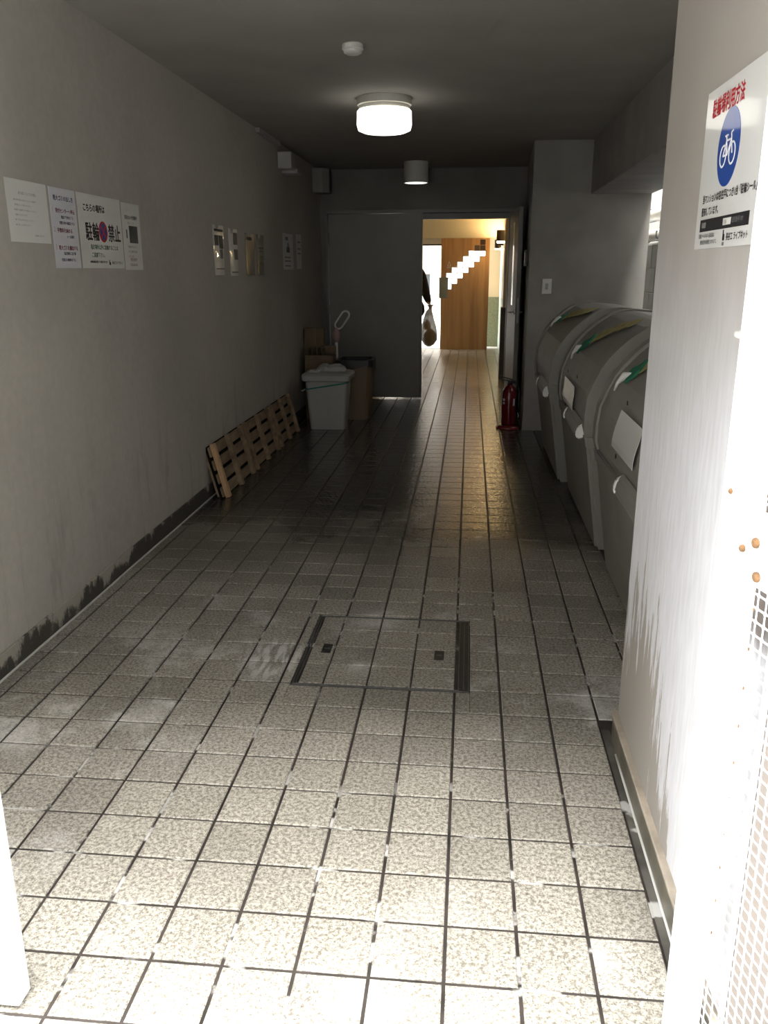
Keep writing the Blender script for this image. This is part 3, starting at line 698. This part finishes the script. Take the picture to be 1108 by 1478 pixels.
flat(t, 'black_bar', 0.033, 0.033, 0.345, 0.056, 'black'); flat(t, 'label_box', 0.048, 0.040, 0.076, 0.050, 'greyprint', 0.001, 0.0020); flat(t, 'label_box', 0.195, 0.039, 0.243, 0.051, 'palepaper', 0.001, 0.0020)
text(t, '管理番号 000', 0.252, 0.0415, 0.0110, 'greyprint', z=0.0021); text(t, '駐輪', 0.200, 0.041, 0.0095, 'greyprint', z=0.0025)
text(t, '駐輪シールのない自転車は', 0.030, 0.021, 0.0095, 'greyprint', bold=0.0003); text(t, '撤去処分の対象となります。', 0.045, 0.009, 0.0095, 'greyprint', bold=0.0003)
text(t, '長谷工 ライブネット', 0.222, 0.0125, 0.0145, 'black', bold=0.0004, xs=0.95)
flat(t, 'logo', 0.200, 0.012, 0.2045, 0.031, 'black'); flat(t, 'logo', 0.2065, 0.012, 0.211, 0.023, 'black'); flat(t, 'logo', 0.200, 0.003, 0.211, 0.009, 'greyprint')

# turn the lettering into meshes
bpy.context.view_layer.update()
dg = bpy.context.evaluated_depsgraph_get()
for o, m, bold in TXT:
    me = bpy.data.meshes.new_from_object(o.evaluated_get(dg)); me.name = 'lettering'
    if bold > 0.0002:      # heavy type: the same glyphs again, a hair to each side
        bm = B()
        for q, (dx, dy) in enumerate(((-1, 0), (1, 0), (0, -0.7), (0, 0.7))):
            n0 = len(bm.verts); bm.from_mesh(me); bm.verts.ensure_lookup_table()
            for v in bm.verts[n0:]: v.co += Vector((dx*bold, dy*bold, q*0.00004))
        bm.to_mesh(me); bm.free()
    n = bpy.data.objects.new('lettering', me); COL.objects.link(n); n.parent = o.parent; n.location = o.location; n.scale = o.scale
    if not me.materials: me.materials.append(MT[m])
    cu = o.data; bpy.data.objects.remove(o); bpy.data.curves.remove(cu)

# ------------------------------------------------------------------ ceiling fittings
t = thing('ceiling_lamp', 'large round lit ceiling lamp of opal glass in the middle of the passage', 'lamp', (0.372, 4.02, HC))
bm = B(); lathe(bm, [(0.165, 0.0), (0.165, -0.040), (0.155, -0.044), (0.155, -0.070)], 40); obj('base', bm, 'lamp_metal', t, smooth=False)
bm = B(); lathe(bm, [(0.158, -0.066), (0.166, -0.074), (0.168, -0.15), (0.160, -0.178), (0.13, -0.190), (0.001, -0.194)], 40, cap=False); obj('glass_shade', bm, 'lamp_glass', t, smooth=True)
t = thing('ceiling_sensor', 'small round white sensor on the ceiling in front of the lit lamp', 'sensor', (0.352, 2.76, HC))
bm = B(); lathe(bm, [(0.048, 0.0), (0.050, -0.004), (0.050, -0.022), (0.045, -0.026)], 28); obj('base', bm, 'offwhite', t)
bm = B(); lathe(bm, [(0.044, -0.024), (0.042, -0.036), (0.028, -0.043), (0.001, -0.045)], 28, cap=False); obj('lens', bm, 'offwhite', t, smooth=True)
t = thing('cylinder_downlight', 'grey cylinder downlight with a lit rim on the ceiling near the far doors', 'lamp', (0.371, 7.10, HC))
bm = B(); lathe(bm, [(0.118, 0.0), (0.118, -0.19)], 32, cap=False); lathe(bm, [(0.112, -0.19), (0.112, -0.165)], 32, cap=False); obj('housing', bm, 'lamp_metal', t, smooth=True)
bm = B(); lathe(bm, [(0.001, -0.192), (0.100, -0.190), (0.112, -0.176)], 32, cap=False); obj('lens', bm, 'down_glow', t)
# boxes high on the left wall
t = thing('emergency_light', 'small pale hooded light box high on the left wall', 'light box', (XL, 5.72, 2.15))
obj('housing', bx((0, -0.06, 0.0), (0.115, 0.10, 0.13), 0.008), 'bin_light', t); obj('hood', bx((0.0, 0.10, -0.02), (0.13, 0.24, 0.015), 0.004), 'bin_light', t)
t = thing('speaker_box', 'grey speaker box high on the left wall beside the far doors', 'speaker', (XL, 7.26, 2.10))
bm = B(); prism(bm, [(0.0, -0.05), (0.10, -0.05), (0.155, 0.02), (0.155, 0.18), (0.0, 0.18)], 0.0, 0.225, 'Z'); obj('housing', bm, 'wall', t)
obj('grille', bx((0.153, 0.03, 0.02), (0.158, 0.17, 0.205)), 'dark', t)
o = obj('cable_trunking', bx((XL, 4.95, HC-0.035), (XL+0.035, 5.65, HC-0.002), 0.003), 'bin_light'); tag(o, 'short pale cable trunking where the left wall meets the ceiling', 'trunking')

# switch plates
t = thing('light_switch', 'pale light switch plate on the right end wall above the bins', 'switch', (1.555, 5.85, 1.222))
obj('plate', bx((-0.040, -0.012, -0.062), (0.040, 0.0, 0.062), 0.003), 'offwhite', t); obj('rocker', bx((-0.012, -0.017, -0.024), (0.012, -0.010, 0.024), 0.002), 'bin_light', t)
o = obj('black_switch', bx((1.40, 6.42, 1.39), (1.425, 6.52, 1.53), 0.003), 'dark'); tag(o, 'small black switch box on the dark side wall by the open door', 'switch')

# ------------------------------------------------------------------ grey storage boxes
FRONT = [(0.0, 0.0), (-0.083, 0.575)]
LID = [(-0.086, 0.583), (-0.097, 0.62), (-0.098, 0.69), (-0.089, 0.775), (-0.060, 0.85), (-0.034, 0.905), (0.0, 0.955), (0.045, 1.005), (0.095, 1.05), (0.17, 1.10), (0.245, 1.122), (0.32, 1.13), (0.5, 1.115), (0.64, 1.04), (0.69, 0.93), (0.70, 0.583)]
CUM = [0.0]
for a, b in zip(LID, LID[1:]): CUM.append(CUM[-1]+math.hypot(b[0]-a[0], b[1]-a[1]))
def on_lid(s, off=0.004):
    s = max(0, min(CUM[-1]-1e-4, s))
    for k in range(len(LID)-1):
        if s <= CUM[k+1]:
            t = (s-CUM[k])/(CUM[k+1]-CUM[k]); a, b = LID[k], LID[k+1]
            dx, dz = b[0]-a[0], b[1]-a[1]; L = math.hypot(dx, dz)
            return a[0]+t*dx-off*dz/L, a[1]+t*dz+off*dx/L
def s_of_z(z):
    s = 0
    while on_lid(s, 0)[1] < z and s < 1.0: s += 0.003
    return s
def strip(bm, pts, w, th=0.003):
    """band laid on the lid through (y, s) points, w wide"""
    fine = []
    for (a, b) in zip(pts, pts[1:]):
        for q in range(6): fine.append((a[0]+(b[0]-a[0])*q/6, a[1]+(b[1]-a[1])*q/6))
    fine.append(pts[-1]); rows = []
    for k, p in enumerate(fine):
        q = fine[min(k+1, len(fine)-1)]; r = fine[max(k-1, 0)]
        dy, ds = q[0]-r[0], q[1]-r[1]; L = math.hypot(dy, ds); ny, ns = -ds/L*w/2, dy/L*w/2
        row = []
        for off in (0.002, 0.002+th):
            for s in (1, -1):
                x, z = on_lid(p[1]+s*ns, off+0.002*math.sin(k*1.3)); row.append(bm.verts.new((x, p[0]+s*ny, z)))
        rows.append(row)
    for a, b in zip(rows, rows[1:]):
        for i, j in ((0, 1), (1, 3), (3, 2), (2, 0)): bm.faces.new((a[i], a[j], b[j], b[i]))
    for r in (rows[0], rows[-1]): bm.faces.new((r[0], r[1], r[3], r[2]))
def storage_box(x, y0, L, label, sticker, strap, lip=(0.09, 0.64)):
    t = thing('storage_box', label, 'bin', (x, y0, 0), group='grey lidded storage boxes')
    bm = B(); prism(bm, FRONT+[(0.69, 0.575), (0.66, 0.0)], 0.012, L-0.012); bmesh.ops.bevel(bm, geom=[e for e in bm.edges], offset=0.018, segments=3, affect='EDGES')
    obj('body', bm, 'bin', t)
    bm = B(); prism(bm, [(a-0.006, b) for a, b in [(-0.075, 0.52), (-0.086, 0.583), (0.695, 0.583), (0.69, 0.52)]], 0.0, L); bmesh.ops.bevel(bm, geom=[e for e in bm.edges], offset=0.006, segments=2, affect='EDGES')
    obj('body_rim', bm, 'bin', t)
    # lid: end bands stand proud of the recessed middle
    bm = B(); prism(bm, LID, 0.0, 0.075); prism(bm, LID, L-0.075, L)
    inner = [(a+0.010*(1 if a < 0.3 else -1), b-(0.010 if b > 0.95 else 0)) for a, b in LID]
    prism(bm, inner, 0.075, L-0.075)
    bmesh.ops.bevel(bm, geom=[e for e in bm.edges if e.calc_face_angle(0) > 1.0], offset=0.010, segments=3, affect='EDGES')
    obj('lid', bm, 'bin', t, smooth=False)
    # pull lip with white ends
    a, b = lip
    bm = B(); prism(bm, [(-0.090, 0.645), (-0.112, 0.612), (-0.122, 0.570), (-0.112, 0.548), (-0.080, 0.555)], a, b); bmesh.ops.bevel(bm, geom=[e for e in bm.edges], offset=0.008, segments=2, affect='EDGES')
    obj('pull_lip', bm, 'bin', t)
    for q in (a-0.020, b-0.010):
        bm = B(); prism(bm, [(-0.088, 0.632), (-0.116, 0.615), (-0.127, 0.580), (-0.118, 0.556), (-0.080, 0.566)], q, q+0.028); bmesh.ops.bevel(bm, geom=[e for e in bm.edges], offset=0.006, segments=2, affect='EDGES')
        obj('grip', bm, 'grip', t)
    for (yy, zz) in ((0.0, 0.66), (0.0, 0.90)):
        xx = -0.055 if zz < 0.8 else 0.03
        bm = B(); lathe(bm, [(0.020, 0.002), (0.020, -0.003), (0.014, -0.005)], 16, (xx, yy, zz), 'Y'); obj('plug', bm, 'bin', t)
    if sticker:
        y1, y2, z1, z2 = sticker; bm = B(); strip(bm, [((y1+y2)/2, s_of_z(z1)), ((y1+y2)/2, s_of_z(z2))], y2-y1, 0.0015)
        obj('sticker', bm, 'paper', t)
        for yy, zz in ((y1+0.05, z2+0.045), (y2-0.02, z2+0.03), (y1+0.03, z1+0.02), (y2-0.10, z1-0.02)):
            xx, z_ = on_lid(s_of_z(zz), 0.001); bm = B(); lathe(bm, [(0.009, 0.0), (0.009, -0.003)], 10, (xx, yy, z_), 'X'); obj('rivet_hole', bm, 'dark', t)
    if strap:
        bm = B(); strip(bm, strap[1:], 0.085); obj('strap', bm, 'strap', t)
        bm = B(); strip(bm, strap[:2], 0.07, 0.010); obj('strap_end', bm, 'strap_green', t)
        p, q = strap[0]; x_, z_ = on_lid(q, 0.02); x2, z2 = on_lid(max(0, q-0.07), 0.012)
        bm = B(); tube(bm, [(x_+0.02, p-0.03, z_+0.01), (x_, p, z_), ((x_+x2)/2-0.01, p+0.02, (z_+z2)/2), (x2, p+0.05, z2)], [0.006, 0.016, 0.007, 0.005], 8)
        obj('strap_knot', bm, 'grip', t, smooth=True)
    return t
storage_box(1.585, 1.06, 1.26, 'grey lidded storage box nearest the pillar, partly hidden behind it', (0.31, 0.74, 0.69, 0.83), [(0.94, s_of_z(0.93)), (0.86, s_of_z(0.985)), (0.62, s_of_z(1.09))], (0.05, 0.50))
storage_box(1.575, 2.55, 1.25, 'grey lidded storage box in the middle of the row with a yellow strap', (0.46, 0.92, 0.63, 0.76), [(0.86, s_of_z(0.92)), (0.72, s_of_z(0.985)), (0.50, s_of_z(1.06)), (0.33, s_of_z(1.10))])
storage_box(1.530, 3.95, 1.25, 'grey lidded storage box at the far end of the row near the light switch', None, [(0.88, s_of_z(1.0)), (0.80, s_of_z(1.03)), (0.20, s_of_z(1.105))])

# ------------------------------------------------------------------ duckboards leaning on the left wall
def duckboard(y0, y1, label, first):
    h, lean = 0.345, math.atan2(0.085, 0.335)
    t = thing('wooden_duckboard', label, 'duckboard', (-0.548, y0, 0.002), (0, -lean, 0), 'wooden duckboards leaning on the left wall')
    L = y1-y0
    for k in range(4):
        z = 0.012+k*0.086
        obj('slat', bx((-0.024, 0.0, z), (-0.012, L, z+0.062), 0.002), 'pine', t)
    for k, q in enumerate((0.02, L/2-0.02, L-0.06)):
        o = obj('batten', bx((-0.012, q, 0.0), (0.018, q+0.042, h), 0.003), 'pine_lit' if (first and k == 0) else 'pine', t)  # first batten coloured paler for the light on its near end
        if first and k == 0: o['label'] = 'wooden batten coloured pale as if lit'
    o = obj('gap_shade_panel', bx((-0.040, 0.0, 0.006), (-0.032, L, h-0.006), 0.001), 'gap_shade', t); o['label'] = 'black panel standing in for shade between the slats'  # black panel put in to stand for the shade in the slat gaps
    obj('back_batten', bx((-0.054, 0.0, 0.02), (-0.040, 0.02, h-0.02)), 'pine', t)
duckboard(3.36, 4.07, 'wooden duckboard leaning on the left wall, nearest, with a pale end batten', True)
duckboard(4.10, 4.86, 'wooden duckboard leaning on the left wall, middle of three', False)
duckboard(4.90, 5.63, 'wooden duckboard leaning on the left wall, farthest, beside the grey bin', False)

# ------------------------------------------------------------------ corner clutter
def rrect(w, d, r, n=4):
    P = []
    for cx, cy, a0 in ((w/2-r, d/2-r, 0), (-w/2+r, d/2-r, 90), (-w/2+r, -d/2+r, 180), (w/2-r, -d/2+r, 270)):
        for k in range(n+1):
            a = math.radians(a0+90*k/n); P.append((cx+r*math.cos(a), cy+r*math.sin(a)))
    return P
def loft(bm, secs, cap0=True, cap1=True):
    rings = [[bm.verts.new((p[0]+ox, p[1]+oy, z)) for p in P] for (P, z, ox, oy) in secs]
    n = len(rings[0])
    for a, b in zip(rings, rings[1:]):
        for k in range(n): bm.faces.new((a[k], a[(k+1) % n], b[(k+1) % n], b[k]))
    if cap0: bm.faces.new(rings[0])
    if cap1: bm.faces.new(rings[-1])
t = thing('waste_bin', 'pale grey lidded waste bin with a teal cord, in the far left corner', 'bin', (-0.315, 5.86, 0))
bm = B(); loft(bm, [(rrect(0.30, 0.27, 0.03), 0.0, 0, 0), (rrect(0.305, 0.275, 0.03), 0.02, 0, 0), (rrect(0.365, 0.33, 0.03), 0.43, 0, 0)]); obj('body', bm, 'bin_light', t)
bm = B(); loft(bm, [(rrect(0.395, 0.36, 0.035), 0.425, 0, 0), (rrect(0.425, 0.39, 0.04), 0.435, 0, 0), (rrect(0.43, 0.395, 0.04), 0.478, 0, 0), (rrect(0.40, 0.365, 0.04), 0.492, 0, 0), (rrect(0.36, 0.32, 0.04), 0.500, 0, 0)]); obj('lid', bm, 'bin_light', t)
bm = B(); P = rrect(0.372, 0.338, 0.03, 3); tube(bm, [(p[0], p[1], 0.385+0.03*p[0]/0.19) for p in P], 0.006, 6, True); obj('cord', bm, 'teal', t, smooth=True)
bm = B(); tube(bm, [(-0.185, -0.16, 0.36), (-0.20, -0.17, 0.345), (-0.215, -0.175, 0.35)], 0.006, 6); obj('cord_end', bm, 'grip', t, smooth=True)
# crumpled white sacks on the lid
def crumple(w, d, h, seed, n=9):
    rnd = random.Random(seed); bm = B()
    V = [[bm.verts.new((w*(i/n-0.5)+rnd.uniform(-.006, .006), d*(k/n-0.5)+rnd.uniform(-.006, .006), h*(0.25+0.75*max(0, 1-max(abs(2*i/n-1), abs(2*k/n-1))**4))*rnd.uniform(0.55, 1.0) if 0 < i < n and 0 < k < n else 0.001)) for k in range(n+1)] for i in range(n+1)]
    for i in range(n):
        for k in range(n): bm.faces.new((V[i][k], V[i+1][k], V[i+1][k+1], V[i][k+1]))
    bmesh.ops.contextual_create(bm, geom=[e for e in bm.edges if e.is_boundary])
    return bm
o = obj('folded_sack', crumple(0.27, 0.20, 0.062, 3), 'bin_light', loc=(-0.295, 5.90, 0.501)); tag(o, 'crumpled pale plastic sack lying on the grey waste bin lid', 'sack')
o = obj('paper_slip', crumple(0.10, 0.09, 0.02, 5, 5), 'paper', loc=(-0.425, 5.765, 0.501)); tag(o, 'small white paper slip on the front left of the waste bin lid', 'paper')
t = thing('round_bin', 'brown bin lined with a black bag behind the grey waste bin', 'bin', (-0.14, 6.40, 0))
bm = B(); loft(bm, [(rrect(0.26, 0.30, 0.06), 0.0, 0, 0), (rrect(0.34, 0.36, 0.12, 6), 0.55, 0, 0), (rrect(0.31, 0.33, 0.11, 6), 0.55, 0, 0), (rrect(0.24, 0.28, 0.05, 6), 0.04, 0, 0)][:1]+[(rrect(0.34, 0.36, 0.06), 0.55, 0, 0), (rrect(0.31, 0.33, 0.06), 0.55, 0, 0), (rrect(0.23, 0.27, 0.06), 0.04, 0, 0)]); obj('body', bm, 'tan', t)
bm = B(); P = rrect(0.352, 0.372, 0.06); Q = rrect(0.30, 0.32, 0.06)
loft(bm, [(P, 0.46, 0, 0), (P, 0.557, 0, 0), (Q, 0.56, 0, 0), (Q, 0.40, 0, 0)], False, False)
rnd = random.Random(4)
for v in bm.verts:
    if v.co.z < 0.5 and abs(v.co.x)+abs(v.co.y) > 0.2: v.co.z += rnd.uniform(-0.03, 0.05)
obj('bin_liner', bm, 'dark', t)
def carton(name, label, x0, x1, y0, y1, h, flaps, rz=0.0):
    t = thing(name, label, 'box', (x0, y0, 0), (0, 0, rz))
    w, d = x1-x0, y1-y0
    bm = B(); box(bm, (0, 0, 0), (w, d, h), 0.003); obj('carton', bm, 'card', t)
    for f in flaps: obj('flap', bx(*f, 0.001), 'card', t)
    return t
t = carton('cardboard_box', 'tall flattened cardboard box against the left wall behind the waste bin', -0.650, -0.46, 6.50, 6.56, 0.83, [])
obj('packing_tape', bx((0.095, -0.002, 0.0), (0.115, 0.0, 0.83)), 'tan', t)
t = carton('cardboard_box', 'shorter cardboard box with upright dividers behind the waste bin', -0.60, -0.335, 6.25, 6.45, 0.60, [((0.0, 0.19, 0.60), (0.265, 0.2, 0.67))])
for k in range(4): obj('divider', bx((0.02+k*0.045, 0.02, 0.59), (0.026+k*0.045, 0.18, 0.66)), 'card', t)
t = thing('loop_handled_stick', 'white oval loop on a pinkish stem rising from the boxes in the corner', 'cleaning tool', (-0.355, 6.60, 0), (0, 0, 0))
bm = B(); lathe(bm, [(0.016, 0.0), (0.016, 0.70)], 12); obj('pole', bm, 'offwhite', t)
bm = B(); lathe(bm, [(0.018, 0.69), (0.034, 0.73), (0.036, 0.78), (0.022, 0.81), (0.014, 0.83)], 14); obj('grip', bm, 'pink', t, smooth=True)
bm = B(); R_ = Matrix.Rotation(math.radians(36), 3, 'Y'); pts = []
for k in range(28):
    a = 2*PI*k/28; p = Vector((0.037*math.cos(a), 0, 0.045*math.sin(a)+(0.05 if math.sin(a) > 0 else -0.05)))
    pts.append(R_ @ p + Vector((0.058, 0, 0.90)))
tube(bm, pts, 0.009, 8, True); obj('loop', bm, 'grip', t, smooth=True)

# ------------------------------------------------------------------ fire extinguisher
t = thing('fire_extinguisher', 'red fire extinguisher on a round red stand beside the open door', 'extinguisher', (1.285, 5.93, 0))
bm = B(); lathe(bm, [(0.108, 0.0), (0.110, 0.006), (0.108, 0.020), (0.085, 0.034), (0.07, 0.036)], 28); obj('stand', bm, 'redpaint', t, smooth=True)
bm = B(); lathe(bm, [(0.062, 0.034), (0.066, 0.045), (0.066, 0.30), (0.060, 0.335), (0.042, 0.365), (0.024, 0.380), (0.022, 0.395)], 28); obj('cylinder', bm, 'redpaint', t, smooth=True)
bm = B(); lathe(bm, [(0.017, 0.393), (0.019, 0.40), (0.019, 0.418), (0.012, 0.424)], 14); box(bm, (-0.075, -0.012, 0.418), (0.05, 0.012, 0.428), 0.002, rot=(0, 0.15, 0)); box(bm, (-0.085, -0.012, 0.440), (0.03, 0.012, 0.449), 0.002, rot=(0, 0.28, 0)); obj('valve_handle', bm, 'dark', t)
bm = B(); tube(bm, [(0.02, -0.005, 0.41), (0.06, -0.01, 0.40), (0.085, -0.01, 0.34), (0.084, -0.01, 0.22), (0.080, -0.01, 0.14)], 0.009, 8); obj('hose', bm, 'dark', t, smooth=True)
bm = B(); lathe(bm, [(0.010, 0.10), (0.014, 0.145)], 10, (0.080, -0.01, 0)); obj('nozzle', bm, 'chrome', t)
bm = B()
for z in (0.222, 0.252): box(bm, (-0.056, -0.052, z), (-0.030, -0.040, z+0.018))
box(bm, (0.030, -0.058, 0.21), (0.046, -0.044, 0.27)); obj('label', bm, 'bin_light', t)

# ------------------------------------------------------------------ person walking out with a bag of rubbish
def skin_mesh(name, verts, edges, radii, root, mats, parent, sub=2):
    me = bpy.data.meshes.new(name); me.from_pydata([Vector(v) for v in verts], edges, []); me.update()
    o = bpy.data.objects.new(name, me); COL.objects.link(o)
    sk = o.modifiers.new('skin', 'SKIN'); sk.use_smooth_shade = True
    ss = o.modifiers.new('sub', 'SUBSURF'); ss.levels = sub; ss.render_levels = sub
    for i, r in enumerate(radii):
        d = me.skin_vertices[0].data[i]; d.radius = r if isinstance(r, tuple) else (r, r); d.use_root = (i == root)
    bpy.context.view_layer.update()
    me2 = bpy.data.meshes.new_from_object(o.evaluated_get(bpy.context.evaluated_depsgraph_get()))
    bpy.data.objects.remove(o); bpy.data.meshes.remove(me)
    return me2
person = thing('person', 'person in a black jacket walking out of the entrance, right hand holding a rubbish bag', 'person', (-0.075, 13.0, 0))
SK = [ # name, xyz (person faces +Y, own right is +X), radius
 (0.00, 0.00, 0.90, (0.150, 0.115)), (0.00, 0.01, 1.05, (0.140, 0.105)), (0.00, 0.02, 1.20, (0.155, 0.110)), (0.00, 0.02, 1.33, (0.120, 0.085)),
 (0.00, 0.03, 1.42, 0.055), (0.00, 0.05, 1.50, 0.075), (0.00, 0.06, 1.585, 0.088), (0.00, 0.055, 1.655, 0.062),
 (0.165, 0.02, 1.335, 0.085), (0.222, -0.01, 1.075, 0.088), (0.290, -0.03, 0.865, 0.064), (0.318, -0.03, 0.80, (0.030, 0.024)),   # right arm
 (-0.165, 0.02, 1.325, 0.062), (-0.235, 0.00, 1.08, 0.050), (-0.225, 0.10, 0.87, 0.040), (-0.225, 0.13, 0.80, (0.030, 0.024)),  # left arm
 (0.085, 0.00, 0.84, 0.100), (0.105, 0.03, 0.47, 0.062), (0.115, -0.22, 0.14, 0.042), (0.12, -0.20, 0.065, 0.040), (0.12, -0.07, 0.030, 0.034),   # trailing right leg
 (-0.085, 0.00, 0.84, 0.100), (-0.09, 0.14, 0.47, 0.062), (-0.09, 0.20, 0.11, 0.042), (-0.09, 0.19, 0.050, 0.040), (-0.09, 0.34, 0.036, 0.034)]
ED = [(0, 1), (1, 2), (2, 3), (3, 4), (4, 5), (5, 6), (6, 7), (3, 8), (8, 9), (9, 10), (10, 11), (3, 12), (12, 13), (13, 14), (14, 15), (0, 16), (16, 17), (17, 18), (18, 19), (19, 20), (0, 21), (21, 22), (22, 23), (23, 24), (24, 25)]
body = skin_mesh('body', [v[:3] for v in SK], ED, [v[3] for v in SK], 0, None, person)
bm = B(); bm.from_mesh(body)
def add_skin(verts, edges, radii):
    me = skin_mesh('finger', verts, edges, radii, 0, None, None, 1)
    bm.from_mesh(me); bpy.data.meshes.remove(me)
for sx, base in ((1, Vector((0.322, -0.03, 0.775))), (-1, Vector((-0.225, 0.14, 0.775)))):
    for k, (off, ln) in enumerate(((-0.030, 0.068), (-0.010, 0.076), (0.010, 0.071), (0.030, 0.058))):
        y = base.y-off
        p0 = Vector((base.x+0.008*sx, y, base.z+0.015)); p1 = p0+Vector((0.012*sx, 0, -0.45*ln)); p2 = p1+Vector((-0.014*sx, 0, -0.35*ln)); p3 = p2+Vector((-0.024*sx, 0, 0.004))
        add_skin([p0, p1, p2, p3], [(0, 1), (1, 2), (2, 3)], [0.010, 0.0095, 0.009, 0.007])
    q0 = Vector((base.x, base.y+0.022, base.z+0.03)); q1 = q0+Vector((-0.012*sx, 0.024, -0.022)); q2 = q1+Vector((-0.014*sx, 0.006, -0.028))
    add_skin([q0, q1, q2], [(0, 1), (1, 2)], [0.011, 0.010, 0.008])
    lathe(bm, [(0.004, -0.035), (0.024, -0.025), (0.030, 0.0), (0.028, 0.025), (0.02, 0.035)], 12, base+Vector((0, 0, 0.008)), 'Z', 0.55, 1.3)
# simple face relief: nose, ears, lips
lathe(bm, [(0.004, 0.0), (0.014, 0.012), (0.010, 0.03), (0.004, 0.045)], 10, (0, 0.148, 1.565), 'Z', 0.8, 1.1)
for sx in (1, -1):
    lathe(bm, [(0.004, -0.03), (0.016, -0.015), (0.018, 0.012), (0.006, 0.03)], 10, (sx*0.083, 0.05, 1.575), 'Z', 0.4, 1.0)
    lathe(bm, [(0.002, -0.008), (0.011, 0), (0.002, 0.008)], 8, (sx*0.03, 0.135, 1.600), 'Z', 1.3, 0.6)
lathe(bm, [(0.004, -0.008), (0.016, -0.003), (0.016, 0.003), (0.004, 0.008)], 10, (0, 0.138, 1.530), 'Z', 1.3, 0.5)
for f in bm.faces:
    c = f.calc_center_median()
    hand = abs(c.x) > 0.19 and c.z < 0.845
    if hand or c.z > 1.425: f.material_index = 0
    elif c.z < 0.10 or (c.z < 0.14 and c.y < -0.1): f.material_index = 3
    elif c.z < 0.84 and not abs(c.x) > 0.19: f.material_index = 2
    else: f.material_index = 1
me = bpy.data.meshes.new('body'); bm.to_mesh(me); bm.free(); bpy.data.meshes.remove(body)
for p in me.polygons: p.use_smooth = True
bo = bpy.data.objects.new('body', me); COL.objects.link(bo); bo.parent = person
for k in ('skin', 'cloth', 'trousers', 'shoe'): me.materials.append(MT[k])
bm = B(); lathe(bm, [(0.070, -0.075), (0.094, -0.03), (0.098, 0.02), (0.080, 0.07), (0.04, 0.10), (0.001, 0.105)], 18, (0, 0.035, 1.605), 'Z', 0.95, 1.05, cap=False); obj('hair', bm, 'hair', person, smooth=True)
bm = B(); lathe(bm, [(0.150, 1.0), (0.175, 0.88), (0.225, 0.78), (0.235, 0.68), (0.20, 0.62)], 24, (0, 0.005, 0), 'Z', 1.0, 0.8, cap=False); obj('jacket_hem', bm, 'cloth', person, smooth=True)
# the bag hangs from the right hand
bag = thing('rubbish_bag', 'thin white plastic bag of brownish rubbish hanging from the hand', 'bag', (0.235, 12.96, 0.0))
rnd = random.Random(11)
def lumpy(prof, n, amp, seed, c=(0, 0, 0), sx=1, sy=1):
    rnd = random.Random(seed); bm = B(); lathe(bm, prof, n, c, 'Z', sx, sy)
    ph = [rnd.uniform(0, 6) for _ in range(4)]
    for v in bm.verts:
        a = math.atan2(v.co.y-c[1], v.co.x-c[0]); k = 1+amp*(math.sin(5*a+ph[0]+v.co.z*9)+0.7*math.sin(9*a+ph[1]-v.co.z*21)+rnd.uniform(-0.4, 0.4))
        v.co.x = c[0]+(v.co.x-c[0])*k; v.co.y = c[1]+(v.co.y-c[1])*k
    return bm
bm = lumpy([(0.055, 0.80), (0.030, 0.765), (0.026, 0.735), (0.048, 0.69), (0.085, 0.58), (0.120, 0.45), (0.140, 0.33), (0.130, 0.22), (0.085, 0.14), (0.030, 0.105)], 26, 0.06, 2)
for v in bm.verts: v.co.x += 0.018*(v.co.z > 0.7)
obj('bag_film', bm, 'film', bag, smooth=True)
obj('contents', lumpy([(0.02, 0.40), (0.07, 0.36), (0.105, 0.29), (0.10, 0.21), (0.06, 0.14), (0.015, 0.118)], 20, 0.10, 5, (0.02, 0, 0)), 'bag_content', bag, smooth=False)
obj('contents', lumpy([(0.02, 0.54), (0.05, 0.50), (0.06, 0.44), (0.04, 0.39)], 16, 0.12, 8, (-0.03, 0.0, 0)), 'palepaper', bag, smooth=False)
